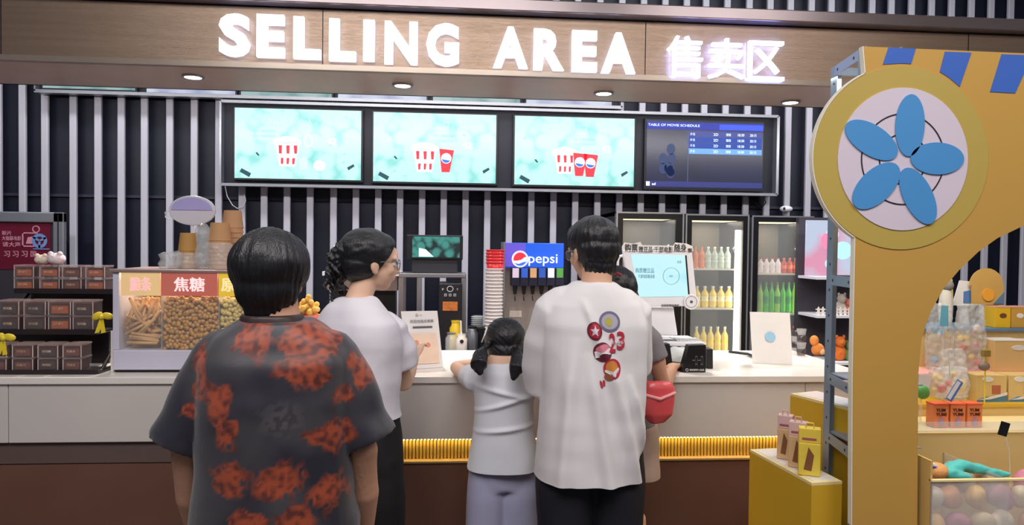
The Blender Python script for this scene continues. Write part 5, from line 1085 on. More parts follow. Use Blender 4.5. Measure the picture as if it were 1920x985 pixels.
def hand(mb, wrist, d, up, side, k=1.0, curl=.5):
    """palm and five fingers; d = direction of the hand, up = back of the hand, side = +1 thumb on the left of d"""
    w_ = Vector(wrist); d = Vector(d).normalized(); up = (Vector(up) - d * d.dot(Vector(up))).normalized(); s = d.cross(up) * side
    mb.limb([w_, w_ + d * .03 * k, w_ + d * .06 * k, w_ + d * .085 * k], [.024 * k, .034 * k, .04 * k, .036 * k], 14, flat=.42, up=tuple(up))
    for i, (o, L) in enumerate(((-.031, .062), (-.0105, .074), (.0105, .08), (.031, .07))):
        p = w_ + d * (.082 - abs(o) * .15) * k + s * o * k; pts = [p - d * .02 * k]; dd = d.copy(); pts.append(p)
        for j, f in enumerate((.45, .32, .23)):
            a = curl * (.5 + .35 * j); dd = (dd * math.cos(a) - up * math.sin(a) * 1.0).normalized() if j else (d * math.cos(a * .6) - up * math.sin(a * .6)).normalized()
            p = p + dd * L * f * k; pts.append(p)
        mb.limb(pts, [.0088 * k, .0088 * k, .0082 * k, .0075 * k, .0066 * k], 10)
    p = w_ + d * .02 * k + s * .03 * k; t1 = (d * .6 + s * .75 - up * .3).normalized()
    mb.limb([w_ + d * .01 * k + s * .012 * k, p + t1 * .012 * k, p + t1 * .038 * k, p + t1 * .04 * k + (d * .9 + s * .25 - up * .3).normalized() * .028 * k], [.013 * k, .0125 * k, .0105 * k, .0085 * k], 10)
def head(mb, H, k=1.0, female=False):
    """cranium, jaw, chin, nose, brow, lips, ears; local +Y is the face"""
    def b(c, r, rot=None): mb.ball(H @ Vector(tuple(x * k for x in c)), tuple(x * k for x in r), 22, 14, rot=(H.to_3x3().normalized() @ (rot.to_matrix() if rot else Matrix.Identity(3))).to_euler())
    b((0, -.012, .028), (.074, .094, .084)); b((0, .03, -.03), (.058, .06, .066)); b((0, .052, -.078), (.03, .03, .024)); b((0, .02, -.06), (.05, .055, .036), Euler((-.25, 0, 0)))
    for s in (-1, 1):
        b((s * .036, .056, -.024), (.024, .024, .024)); b((s * .03, .074, .022), (.03, .014, .011)); b((s * .074, -.008, -.012), (.009, .019, .031), Euler((.12, 0, s * .35))); b((s * .074, -.004, -.036), (.007, .009, .011))
        b((s * .011, .093, -.03), (.009, .01, .008))
    b((0, .08, .035), (.045, .014, .03)); 
    mb.limb([H @ Vector((0, .082 * k, .012 * k)), H @ Vector((0, .096 * k, -.01 * k)), H @ Vector((0, .106 * k, -.027 * k))], [.007 * k, .0085 * k, .0115 * k], 10)
    b((0, .088, -.05), (.022, .012, .007)); b((0, .086, -.06), (.019, .012, .008))
def face_bits(t, H, k, brow=True):
    e = H.to_3x3().normalized()
    for s in (-1, 1):
        c = H @ Vector((s * .031 * k, .076 * k, .002 * k)); o = MB().ball(c, .0125 * k, 14, 10).build('eye', M_eye, t, smooth=True)
        MB().ball(H @ Vector((s * .031 * k, .0835 * k, .002 * k)), .0068 * k, 12, 8).build('iris', M_iris, o, smooth=True)
        MB().limb([H @ Vector((s * .016 * k, .089 * k, .022 * k)), H @ Vector((s * .032 * k, .088 * k, .028 * k)), H @ Vector((s * .05 * k, .076 * k, .022 * k))], [.002 * k, .003 * k, .0015 * k], 8).build('eyebrow', M_hair, t)
        MB().limb([H @ Vector((s * .019 * k, .0875 * k, .006 * k)), H @ Vector((s * .031 * k, .0895 * k, .0115 * k)), H @ Vector((s * .044 * k, .083 * k, .005 * k))], [.0018 * k] * 3, 6).build('eyelid', M_hair, t)
    MB().ball(H @ Vector((0, .0965 * k, -.0505 * k)), (.019 * k, .006 * k, .004 * k), 14, 8, rot=e.to_euler()).build('lip', M_lip, t, smooth=True); MB().ball(H @ Vector((0, .0945 * k, -.0595 * k)), (.017 * k, .006 * k, .005 * k), 14, 8, rot=e.to_euler()).build('lip', M_lip, t, smooth=True)
def glasses(t, H, k=1.0, m=None):
    m = m or mat('glasses_wire', rgb(150, 140, 140), .3, .8)
    g = MB()
    for s in (-1, 1):
        pts = [H @ Vector(((s * .034 + .024 * math.cos(a)) * k, (.102 - abs(s * .034 + .024 * math.cos(a)) * .15) * k, (.0 + .02 * math.sin(a)) * k)) for a in [i * math.pi / 10 for i in range(21)]]
        g.limb(pts, .0018 * k, 6, ends=False); g.limb([H @ Vector((s * .058 * k, .094 * k, .006 * k)), H @ Vector((s * .078 * k, .05 * k, .008 * k)), H @ Vector((s * .08 * k, -.005 * k, .002 * k))], .0016 * k, 6)
    g.limb([H @ Vector((-.01 * k, .101 * k, .004 * k)), H @ Vector((.01 * k, .101 * k, .004 * k))], .0018 * k, 6); f = g.build('glasses', m, t, label='thin rimmed glasses')
    for s in (-1, 1):
        MB().add([H @ Vector(((s * .034 + .023 * math.cos(a)) * k, (.1015 - abs(s * .034 + .023 * math.cos(a)) * .15) * k, .019 * math.sin(a) * k)) for a in [i * math.pi / 8 for i in range(16)]], [tuple(range(16))]).build('lens', M_glass, f)
def legs(mb, k, hip=.09, foot=True, kn=None):
    for s in (-1, 1):
        mb.limb([(s * hip, 0, .9), (s * hip * 1.08, .005, .7), (s * hip * 1.1, .01, .48), (s * hip * 1.1, -.015, .32), (s * hip * 1.1, -.01, .09)], [.086, .075, .053, .054, .036], 16)
        if foot: mb.ball((s * hip * 1.15, .055, .04), (.042, .115, .034), 16, 10); mb.ball((s * hip * 1.1, -.01, .06), (.036, .045, .05), 14, 8)
def torso(mb, w=1.0, dp=1.0):
    w *= .92; dp *= .84
    mb.rings([(0, 0, .80, .12 * w, .09 * dp), (0, 0, .86, .155 * w, .112 * dp), (0, 0, .93, .165 * w, .118 * dp), (0, 0, 1.04, .138 * w, .1 * dp), (0, 0, 1.16, .148 * w, .108 * dp), (0, -.005, 1.28, .165 * w, .112 * dp), (0, -.01, 1.36, .155 * w, .098 * dp), (0, -.012, 1.42, .10 * w, .07 * dp)], 28); return mb
def tx(mb, M): mb.v = [tuple(M @ Vector(v)) for v in mb.v]; return mb
def pants(M, zend, hip=.09, wd=.105, wk=.085, wa=.075, waist=.96, dp=1.0, seed=1, vox=.009):
    mb = MB()
    for s in (-1, 1):
        pts = [(s * hip, 0, .86), (s * hip * 1.05, 0, .7), (s * hip * 1.1, .005, .48), (s * hip * 1.1, -.005, .3), (s * hip * 1.1, -.005, .1)]; rr = [wd * .92, wd, wk, (wk + wa) / 2, wa]
        mb.limb(pts, rr, 20, ends='start')
    mb.rings([(0, 0, .74, hip + wd * .9, wd * dp), (0, 0, .82, hip + wd * .95, wd * 1.08 * dp), (0, 0, .92, .172, .13 * dp), (0, 0, waist, .15, .115 * dp)], 30)
    me = remesh(tx(mb, M), vox, 3)
    displace(me, folds(.006, 6, 1.8, seed)); return me
def pcut(me, M, z): cut(me, [(M @ Vector((0, 0, z)), (0, 0, -1), .8)]); return me
def shoes(t, M, k, c, hip=.09):
    for s in (-1, 1):
        mb = MB().ball((s * hip * 1.12, .045, .045), (.05, .13, .045), 18, 12).ball((s * hip * 1.1, -.03, .07), (.043, .06, .06), 16, 10).box(s * hip * 1.12 - .042, s * hip * 1.12 + .042, -.085, .155, .001, .022)
        me = remesh(tx(mb, M), .008, 2)
        for v in me.vertices: v.co.z = max(v.co.z, .0015)
        link_mesh('shoe', me, c, t, smooth=True)
def folds(amp, fx=7, fz=1.6, seed=0, hor=.35):
    def f(p, n):
        a = noise.noise(Vector((p.x * fx, p.y * fx, p.z * fz + seed))); b = noise.noise(Vector((p.x * fx * 2.3 + 5, p.y * fx * 2.3, p.z * fz * 2.2 + seed))); c = noise.noise(Vector((p.x * 5, p.y * 5, p.z * 15 + seed * 2)))
        return amp * ((1 - 2 * abs(a)) * .8 + b * .5 + c * hor)
    return f
# ---------------------------------------------------------------- 1 man in the patterned shirt, nearest the camera
def man_front():
    c = P(522, 640, 1.8); k = .975; t = thing('person', 'person nearest the camera with short black hair and a dark shirt with rust flowers', 'person', (c.x, 1.8, 0))
    M = T3(c.x, 1.8, R(2), k); H = M @ Matrix.Translation((-.02, .015, 1.54)) @ Matrix.Rotation(R(-4), 4, 'Z') @ Matrix.Rotation(R(-6), 4, 'X')
    mb = torso(MB(), 1.14, 1.2); legs(mb, 1)
    mb.limb([(0, -.02, 1.37), (-.01, -.005, 1.46), (-.02, .01, 1.53)], [.07, .06, .058], 18)
    for s in (-1, 1):
        pts = [(s * .15, -.01, 1.325), (s * .185, -.015, 1.25), (s * .21, -.02, 1.10), (s * .214, .02, .98), (s * .21, .06, .88)]
        mb.limb(pts, [.04, .044, .041, .038, .028], 16); hand(mb, pts[-1], (0, .25, -1), (s * 1, 0, 0), s, 1, .5)
    mb = tx(mb, M); head(mb, H, 1.0 * k); me = remesh(mb, .0055, 3); link_mesh('body', me, M_skin, t, smooth=True); face_bits(t, H, k)
    # hair
    hb = MB(); q = H @ Vector((0, -.02 * k, .024 * k)); e = H.to_3x3().normalized().to_euler()
    hb.ball(q, (.098 * k, .112 * k, .094 * k), 28, 18, rot=e); hb.ball(H @ Vector((0, -.036 * k, -.03 * k)), (.08 * k, .08 * k, .075 * k), 24, 16, rot=e); hb.ball(H @ Vector((0, -.04, -.08)), (.052, .045, .045), 20, 12)
    me = remesh(hb, .004, 4); nr = H.to_3x3().normalized()
    cut(me, [(H @ Vector((0, .02 * k, -.012 * k)), nr @ Vector((0, .72, -.55)), .3)])
    ax = H @ Vector((.01, -.02, .09))
    displace(me, lambda p, n_: .0035 * noise.noise(Vector((math.atan2(p.x - ax.x, p.y - ax.y) * 14, (p.z) * 8, 0))) + .003 * noise.noise(p * 25))
    link_mesh('hair', me, M_hair, t, smooth=True)
    # shirt
    sb = MB().rings([(0, 0, .72, .205, .16), (0, 0, .8, .205, .16), (0, 0, .95, .2, .155), (0, 0, 1.1, .188, .15), (0, -.005, 1.24, .188, .145), (0, -.01, 1.33, .182, .13), (0, -.012, 1.385, .142, .108), (0, -.012, 1.43, .085, .085)], 36)
    for s in (-1, 1): sb.limb([(s * .135, -.01, 1.335), (s * .176, -.012, 1.27), (s * .205, -.015, 1.185), (s * .232, -.015, 1.125)], [.066, .066, .069, .073], 20, ends='start')
    me = remesh(tx(sb, M), .006, 14)
    cuts = [(M @ Vector((0, 0, .73)), (0, 0, -1), .5)]
    for s in (-1, 1): cuts.append((M @ Vector((s * .232, -.015, 1.125)), M.to_3x3() @ Vector((s * .027, 0, -.06)), .1, 'cap'))
    cut(me, cuts); displace(me, folds(.0095, 5.5, 1.3, 3, .55))
    # printed pattern: rust blossoms on charcoal (a dye pattern of the cloth itself)
    blobs = [(u, v, a, b, 1.0) for u, v, a, b in [(470, 636, 36, 30), (545, 640, 30, 28), (590, 650, 32, 40), (570, 700, 40, 30), (363, 690, 14, 36), (360, 735, 14, 24), (675, 705, 20, 40), (408, 760, 24, 32), (422, 822, 18, 20), (637, 750, 17, 18), (617, 822, 40, 24), (487, 606, 16, 9), (650, 690, 12, 16), (440, 800, 12, 16), (340, 780, 22, 12), (528, 905, 40, 30), (430, 900, 30, 30), (610, 930, 30, 30), (560, 980, 34, 24), (470, 975, 30, 26)]]
    fl = []
    for u, v, a, b, g in blobs:
        p = P(u, v, 1.66); fl.append((p.x, p.z, a / 760, b / 760))
    front = [(c.x + random.uniform(-.2, .2), random.uniform(.8, 1.35), random.uniform(.03, .06), random.uniform(.03, .06)) for _ in range(9)]
    gp = P(527, 787, 1.66); n_ = len(me.vertices); ca = me.color_attributes.new('dye', 'FLOAT_COLOR', 'POINT'); arr = np.ones((n_, 4))
    char = Vector(rgb(58, 56, 62)); navy = Vector(rgb(26, 26, 40)); rust = Vector(rgb(156, 66, 34)); deep = Vector(rgb(82, 30, 24)); grey = Vector(rgb(96, 92, 98))
    for i, vt in enumerate(me.vertices):
        p = vt.co; w1 = noise.noise(p * 9); w2 = noise.noise(p * 28 + Vector((7, 0, 0))); w3 = noise.noise(p * 70)
        col = char.lerp(navy, min(1, max(0, .5 + w1 * 1.4 + w2 * .3)))
        best = -9
        for (x, z, a, b) in (fl if p.y < 1.81 else front):
            r_ = math.hypot((p.x - x) / a, (p.z - z) / b); best = max(best, 1 - r_)
        s_ = best + w2 * .7 + w3 * .5
        if s_ > -.12:
            f = min(1, (s_ + .12) * 4); inner = rust.lerp(deep, min(1, max(0, .25 + w3 * 1.8 + w2 * .7))); col = col.lerp(inner, f * .95)
        dg_ = math.hypot((p.x - gp.x) / .055, (p.z - gp.z) / .04)
        if dg_ < 1.2 and p.y < 1.81 and w3 > .02: col = col.lerp(grey, .55 * (1.2 - dg_))
        arr[i, :3] = col
    ca.data.foreach_set('color', arr.ravel())
    m = D.materials.new('patterned_cloth'); m.use_nodes = True; N = m.node_tree.nodes; b = N['Principled BSDF']; at_ = N.new('ShaderNodeAttribute'); at_.attribute_name = 'dye'
    m.node_tree.links.new(at_.outputs['Color'], b.inputs['Base Color']); b.inputs['Roughness'].default_value = .5; b.inputs['Sheen Weight'].default_value = .25
    link_mesh('shirt', me, m, t, smooth=True, base=False)
    cb = MB().rings([(-.006, -.008, 1.39, .09, .088), (-.01, -.008, 1.41, .082, .08), (-.014, -.006, 1.445, .073, .074)], 28); link_mesh('collar', remesh(tx(cb, M), .006, 2), mat('collar_dark', rgb(52, 38, 38), .5, var=.5, scale=30), t, smooth=True)
    me = pcut(pants(M, .1, wd=.11), M, .11); link_mesh('trousers', me, mat('trousers_dark', rgb(36, 36, 44), .7), t, smooth=True); shoes(t, M, k, M_black)
man_front()
# ---------------------------------------------------------------- 2 woman with the curly ponytail
def woman():
    Yw = 2.62; c = P(672, 640, Yw); k = .965; t = thing('person', 'person with a curly black ponytail and glasses, white blouse and black trousers, facing right', 'person', (c.x, Yw, 0))
    M = T3(c.x, Yw, R(-38), k); hp = P(696, 492, Yw + .02); Mi = M.inverted()
    H = Matrix.Translation(hp) @ Matrix.Rotation(R(-66), 4, 'Z') @ Matrix.Rotation(R(-5), 4, 'X') @ Matrix.Scale(k, 4)
    mb = torso(MB(), .96, .98); legs(mb, 1)
    hl = Mi @ (H @ Vector((0, -.015, -.06))); mb.limb([(0, -.02, 1.37), (hl.x * .5, hl.y * .5 - .01, 1.45), tuple(hl)], [.06, .048, .047], 18)
    # right arm: elbow low at the counter, hand raised towards the card
    sh = Mi @ P(738, 620, Yw + .02); el = Mi @ P(756, 718, Yw + .1); wr = Mi @ P(776, 672, Yw + .34)
    mb.limb([sh + Vector((-.02, 0, -.01)), sh.lerp(el, .5), el, el.lerp(wr, .45), wr], [.04, .042, .037, .033, .022], 16)
    hand(mb, wr, wr - el + Vector((0, 0, .06)), (.3, -.9, .2), -1, .92, .55)
    sl = Mi @ P(630, 608, Yw + .08); ell = Mi @ P(612, 720, Yw + .2); wl = Mi @ P(668, 705, Yw + .42)
    mb.limb([sl, sl.lerp(ell, .5), ell, ell.lerp(wl, .5), wl], [.042, .042, .037, .032, .022], 16); hand(mb, wl, wl - ell, (0, 0, 1), 1, .92, .4)
    mb = tx(mb, M); head(mb, H, 1.0, True); link_mesh('body', remesh(mb, .005, 3), M_skin2, t, smooth=True); face_bits(t, H, 1); glasses(t, H, 1)
    # hair: smooth cap and curls
    e = H.to_3x3().normalized().to_euler(); hb = MB(); hb.ball(H @ Vector((0, -.02, .034)), (.088, .106, .092), 28, 18, rot=e); hb.ball(H @ Vector((0, -.045, -.01)), (.078, .075, .07), 24, 14, rot=e); hb.ball(H @ Vector((0, .035, .06)), (.068, .05, .052), 20, 12, rot=e)
    me = remesh(hb, .004, 4); nr = H.to_3x3().normalized(); cut(me, [(H @ Vector((0, .028, -.0)), nr @ Vector((0, .8, -.5)), .3)])
    displace(me, lambda p, n_: .0025 * noise.noise(Vector((p.x * 30, p.y * 30, p.z * 60))) + .003 * noise.noise(p * 18)); link_mesh('hair', me, M_hair, t, smooth=True)
    rnd = random.Random(5); cb = MB(); root = P(648, 470, Yw - .02)
    ends = [(628, 545), (618, 560), (640, 540), (612, 540), (634, 520), (650, 530), (622, 505), (655, 505), (640, 560), (626, 580), (614, 520), (645, 550)]
    for i, (u, v) in enumerate(ends * 2):
        en = P(u + rnd.uniform(-6, 6), v + rnd.uniform(-8, 8), Yw - .02 + rnd.uniform(-.03, .04)); st_ = root + Vector((rnd.uniform(-.035, .035), rnd.uniform(-.03, .03), rnd.uniform(-.01, .03)))
        pts = []; ph = rnd.uniform(0, 6); n_ = 16
        for j in range(n_):
            f = j / (n_ - 1); r_ = .011 * math.sin(min(1, f * 2.5) * 1.57); p = st_.lerp(en, f) + Vector((-.012 * math.sin(f * 3.14), 0, 0))
            pts.append(p + Vector((r_ * math.cos(ph + f * 20), r_ * math.sin(ph + f * 20), 0)))
        cb.limb(pts, [.0095 * (1 - .55 * abs(2 * j / (n_ - 1) - .8)) for j in range(n_)], 8)
    cb.limb([root + Vector((.02, .01, .03)), root, P(634, 510, Yw - .0), P(630, 540, Yw)], [.035, .04, .035, .015], 14)
    o = link_mesh('ponytail', remesh(cb, .0038, 1), M_hair, t, smooth=True); o['label'] = 'curly black ponytail'
    q = root + Vector((.015, -.02, .012)); MB().limb([q + Vector((.0, 0, .02)), q + Vector((.014, -.012, 0)), q + Vector((.0, 0, -.02))], .007, 8).build('hair_tie', mat('tie_grey', rgb(110, 104, 104), .4), t)
    # blouse
    sb = MB().rings([(0, 0, .80, .195, .155), (0, 0, .9, .185, .145), (0, 0, 1.02, .16, .128), (0, 0, 1.16, .162, .128), (0, -.005, 1.27, .175, .126), (0, -.01, 1.35, .165, .108), (0, -.012, 1.405, .105, .082), (0, -.008, 1.435, .068, .062)], 36)
    sb.limb([Vector(sh) + Vector((-.05, 0, .012)), sh + Vector((-.01, 0, -.01)), sh.lerp(el, .35), sh.lerp(el, .62)], [.055, .062, .068, .073], 20, ends='start'); sb.limb([Vector(sl) + Vector((.03, 0, .03)), sl, sl.lerp(ell, .35), sl.lerp(ell, .66)], [.062, .066, .069, .074], 20, ends='start')
    me = remesh(tx(sb, M), .006, 14); cut(me, [(M @ Vector((0, 0, 1.0)), (0, 0, -1), .6), (M @ sh.lerp(el, .62), M.to_3x3() @ (el - sh), .09, 'cap'), (M @ sl.lerp(ell, .66), M.to_3x3() @ (ell - sl), .09, 'cap')])
    displace(me, folds(.009, 6.5, 2.0, 9, .6)); link_mesh('blouse', me, mat('blouse_white', rgb(226, 222, 230), .7, var=.03, sheen=.2), t, smooth=True)
    me = pcut(pants(M, .1, wd=.105, wk=.1, wa=.1, waist=1.06, seed=2), M, .11); link_mesh('trousers', me, mat('trousers_black', rgb(20, 19, 22), .7), t, smooth=True); shoes(t, M, k, M_black)
woman()
# ---------------------------------------------------------------- 3 girl with pigtails leaning on the counter
def girl():
    Yg_ = 2.93; c = P(945, 760, Yg_); k = .80; t = thing('person', 'small person with two black pigtails and a white shirt leaning both arms on the counter', 'person', (c.x, Yg_, 0))
    M = T3(c.x, Yg_, R(0), k); Mi = M.inverted(); hp = P(946, 650, Yg_ + .08)
    H = Matrix.Translation(hp) @ Matrix.Rotation(R(6), 4, 'Z') @ Matrix.Rotation(R(-14), 4, 'X') @ Matrix.Scale(.93, 4)
    mb = torso(MB(), .82, .95); legs(mb, 1, hip=.075)
    hl = Mi @ (H @ Vector((0, -.02, -.06))); mb.limb([(0, -.01, 1.36), (hl.x * .5, hl.y * .5, 1.41), tuple(hl)], [.06, .05, .048], 16)
    arms = []
    for s, ue, ve, uh, vh in ((-1, 856, 690, 925, 676), (1, 1036, 690, 968, 674)):
        sh = Vector((s * .15, 0, 1.29)); el = PZ(ue, ve, zc + .034); el.y = max(el.y, YC + .035); wr = PZ(uh, vh, zc + .03); wr.y = YC + .24; el_ = Mi @ el; wr_ = Mi @ wr
        mb.limb([sh, sh.lerp(el_, .5) + Vector((0, 0, -.012)), el_, el_.lerp(wr_, .5), wr_], [.05, .044, .038, .036, .025], 16); hand(mb, wr_, (wr_ - el_), (0, 0, 1), -s, .85, .3); arms.append((sh, el_))
    mb = tx(mb, M); head(mb, H, 1.0); link_mesh('body', remesh(mb, .005, 3), M_skin2, t, smooth=True); face_bits(t, H, 1)
    e = H.to_3x3().normalized().to_euler(); nr = H.to_3x3().normalized(); rnd = random.Random(2)
    hb = MB(); hb.ball(H @ Vector((0, -.018, .034)), (.086, .105, .09), 28, 18, rot=e); hb.ball(H @ Vector((0, -.04, -.025)), (.08, .075, .075), 24, 14, rot=e); hb.ball(H @ Vector((0, .04, .06)), (.066, .05, .05), 18, 12, rot=e)
    me = remesh(hb, .0035, 4); cut(me, [(H @ Vector((0, .03, -.0)), nr @ Vector((0, .8, -.45)), .3)])
    Hi = H.inverted()
    def hd(p, n_):
        q = Hi @ p; part = -.004 * math.exp(-(q.x / .004) ** 2) if q.z > -.03 else 0
        return part + .0022 * noise.noise(Vector((q.x * 8, q.y * 20, q.z * 90 - abs(q.x) * 90))) + .002 * noise.noise(p * 20)
    displace(me, hd); link_mesh('hair', me, M_hair, t, smooth=True)
    for s, pts in ((-1, [(908, 655), (901, 668), (897, 685), (900, 698)]), (1, [(970, 655), (970, 672), (968, 692), (963, 709)])):
        pb = MB(); Q = [P(u, v, Yg_ - dy) for (u, v), dy in zip(pts, (.03, .10, .155, .165))]
        pb.limb([Q[0] + Vector((-s * .02, .03, .02)), Q[0], Q[1], Q[2], Q[3]], [.014, .012, .03, .034, .014] if s < 0 else [.014, .012, .025, .029, .012], 16)
        me = remesh(pb, .0035, 2); displace(me, lambda p, n_: .003 * noise.noise(Vector((p.x * 110, p.y * 110, p.z * 12)))); o = link_mesh('pigtail', me, M_hair, t, smooth=True)
        MB().limb([Q[0] + Vector((.012 * math.cos(a), -.012 * math.sin(a) + .0, .002)) for a in [i * .63 for i in range(11)]], .004, 8).build('hair_tie', M_black, o)
    q = P(906, 628, Yg_ + .02); MB().limb([q + Vector((-.006, -.02, -.028)), q + Vector((.004, -.03, .0)), q + Vector((.014, -.02, .03))], [.004, .007, .004], 8, flat=.5).build('hair_clip', M_pap, t, label='white hair clip')
    sb = MB().rings([(0, -.0, .83, .185, .15), (0, 0, .92, .172, .14), (0, 0, 1.04, .155, .13), (0, 0, 1.16, .148, .125), (0, 0, 1.26, .156, .125), (0, -.0, 1.33, .142, .112), (0, 0, 1.385, .09, .085)], 36)
    for s, (sh, el_) in zip((-1, 1), arms): sb.limb([sh * 1.0 + Vector((-s * .04, 0, .02)), sh, sh.lerp(el_, .3)], [.055, .066, .062], 18, ends='start')
    me = remesh(tx(sb, M), .005, 12); cuts = [(M @ Vector((0, 0, .845)), (0, 0, -1), .4)]
    for sh, el_ in arms: cuts.append((M @ sh.lerp(el_, .3), M.to_3x3() @ (el_ - sh), .07, 'cap'))
    cut(me, cuts); base_f = folds(.0045, 8, 2, 4)
    def gf(p, n_):
        q = Mi @ p; r_ = sum(.012 * math.exp(-((q.z - z0 - q.x * sl) / .012) ** 2) * math.exp(-(q.x / .12) ** 2) for z0, sl in ((1.24, -.25), (1.06, .12), (1.19, .3))) if q.y < 0 else 0
        return base_f(p, n_) + r_
    displace(me, gf); link_mesh('shirt', me, mat('girl_white', rgb(224, 226, 234), .65, var=.03, sheen=.2), t, smooth=True)
    me = pcut(pants(M, .3, hip=.078, wd=.105, wk=.1, wa=.1, waist=.95, seed=5), M, .36); link_mesh('shorts', me, mat('lavender_cloth', rgb(178, 178, 208), .7), t, smooth=True); shoes(t, M, k, M_pap, .075)
girl()
# ---------------------------------------------------------------- 4 man in the loose white tee
def man_tee():
    Yt = 2.6; c = P(1112, 650, Yt); k = 1.0; t = thing('person', 'person in a loose white tee with round red badges printed on the back', 'person', (c.x, Yt, 0))
    M = T3(c.x, Yt, R(4), k); Mi = M.inverted(); hp = P(1110, 472, Yt + .035)
    H = Matrix.Translation(hp) @ Matrix.Rotation(R(22), 4, 'Z') @ Matrix.Rotation(R(-10), 4, 'X') @ Matrix.Scale(1.0, 4)
    mb = torso(MB(), 1.04, 1.0); legs(mb, 1)
    hl = Mi @ (H @ Vector((0, -.03, -.05))); mb.limb([(0, -.02, 1.37), (hl.x * .55, hl.y * .5 - .01, 1.46), tuple(hl)], [.068, .056, .054], 18)
    sl = Mi @ P(1032, 588, Yt); el = Mi @ P(1018, 712, Yt + .08); wl = Mi @ (P(1060, 690, Yt + .22))
    sr = Mi @ P(1192, 590, Yt); er = Mi @ P(1194, 705, Yt + .1); wr = Mi @ P(1140, 690, Yt + .2)
    for sh, e_, w_, s in ((sl, el, wl, -1), (sr, er, wr, 1)):
        mb.limb([sh, sh.lerp(e_, .5), e_, e_.lerp(w_, .45), w_], [.054, .047, .04, .036, .026], 16); hand(mb, w_, w_ - e_, (0, 0, 1), -s, .98, .5)
    mb = tx(mb, M); head(mb, H); link_mesh('body', remesh(mb, .0055, 3), mat('skin_mid', rgb(216, 170, 142), .5, var=.05, spec=.35), t, smooth=True); face_bits(t, H, 1); glasses(t, H)
    e = H.to_3x3().normalized().to_euler(); nr = H.to_3x3().normalized()
    hb = MB(); hb.ball(H @ Vector((0, -.016, .042)), (.09, .108, .088), 28, 18, rot=e); hb.ball(H @ Vector((0, -.04, .0)), (.084, .08, .078), 24, 14, rot=e); hb.ball(H @ Vector((0, -.045, -.055)), (.066, .052, .055), 18, 10, rot=e); hb.ball(H @ Vector((0, .045, .075)), (.068, .05, .042), 18, 12, rot=e)
    me = remesh(hb, .0038, 3); cut(me, [(H @ Vector((0, .01, -.02)), nr @ Vector((0, .72, -.6)), .3)])
    cw = H @ Vector((.01, -.03, .12))
    displace(me, lambda p, n_: .0045 * noise.noise(Vector((math.atan2(p.x - cw.x, p.y - cw.y) * 9, p.z * 14, 3))) + .003 * noise.noise(p * 30)); link_mesh('hair', me, M_hair, t, smooth=True)
    # tee
    sb = MB().rings([(-.03, 0, .66, .178, .15), (-.022, 0, .74, .186, .155), (-.01, 0, .9, .184, .15), (.0, 0, 1.06, .18, .145), (0, 0, 1.2, .186, .14), (0, -.005, 1.3, .19, .13), (0, -.01, 1.37, .17, .108), (0, -.012, 1.42, .115, .085), (0, -.01, 1.45, .075, .07)], 40)
    sb.limb([sl + Vector((.05, 0, .03)), sl + Vector((.012, 0, .01)), sl.lerp(el, .4) + Vector((-.004, 0, 0)), sl.lerp(el, .8) + Vector((-.002, 0, 0)), el + Vector((.004, 0, -.045))], [.07, .072, .076, .078, .066], 20, ends='start')
    sb.limb([sr + Vector((-.05, 0, .03)), sr + Vector((-.012, 0, .01)), sr.lerp(er, .45) + Vector((-.012, 0, 0)), sr.lerp(er, .9) + Vector((-.014, 0, 0))], [.066, .066, .066, .066], 20, ends='start')
    me = remesh(tx(sb, M), .0055, 16)
    cut(me, [(M @ Vector((0, 0, .745)), (0, 0, -1), .4), (M @ (el + Vector((.004, 0, -.045))), Vector((0, .1, -1)), .085, 'cap'), (M @ (sr.lerp(er, .9) + Vector((-.014, 0, 0))), M.to_3x3() @ (er - sr), .08, 'cap')])
    bf = folds(.0085, 5.5, 1.0, 21)
    def tf(p, n_):
        q = Mi @ p; d = bf(p, n_)
        if q.y < 0:
            # long soft folds falling from the right shoulder blade to the lower left
            for (xa_, za_, xb_, zb__, a, w_) in ((.02, 1.2, .14, .72, .013, .022), (-.04, 1.15, .03, .7, .012, .025), (-.1, 1.2, -.14, .75, .010, .022), (.1, 1.1, .17, .85, .010, .016), (-.06, 1.38, -.01, 1.22, .008, .014), (.15, 1.35, .16, 1.0, .007, .014)):
                f = (za_ - q.z) / (za_ - zb__)
                if -.15 < f < 1.25: xx = xa_ + (xb_ - xa_) * f; d += 1.7 * a * math.exp(-((q.x - xx) / w_) ** 2) * min(1, max(0, (f + .15) * 3)) * min(1, max(0, (1.25 - f) * 5))
        return d
    displace(me, tf); tee = link_mesh('shirt', me, mat('tee_white', rgb(226, 222, 224), .75, var=.02, sheen=.2), t, smooth=True)
    # prints pressed on the back of the tee
    from mathutils.bvhtree import BVHTree
    off = wloc(t); bv = BVHTree.FromPolygons([v.co + off for v in tee.data.vertices], [tuple(p.vertices) for p in tee.data.polygons])
    def press(x, z, lift):
        h = bv.ray_cast(Vector((x, Yt - .6, z)), Vector((0, 1, 0)), 1.0)
        return Vector((x, (h[0].y if h[0] else Yt - .14) - lift, z))
    Yx = Yt - .14
    def decal(name, pts, m, lift, lb=None, n_=10):
        """outline (u,v) filled with a fan grid that follows the cloth"""
        Q = [P(u, v, Yx) for u, v in pts]; cx = sum(q.x for q in Q) / len(Q); cz = sum(q.z for q in Q) / len(Q); vs = [press(cx, cz, lift)]; fs = []; m_ = len(Q)
        for j in range(1, n_ + 1): vs += [press(cx + (q.x - cx) * j / n_, cz + (q.z - cz) * j / n_, lift) for q in Q]
        fs += [(0, 1 + i, 1 + (i + 1) % m_) for i in range(m_)]
        for j in range(n_ - 1): fs += [(1 + j * m_ + i, 1 + (j + 1) * m_ + i, 1 + (j + 1) * m_ + (i + 1) % m_, 1 + j * m_ + (i + 1) % m_) for i in range(m_)]
        return MB().add(vs, fs).build(name, m, t, label=lb)
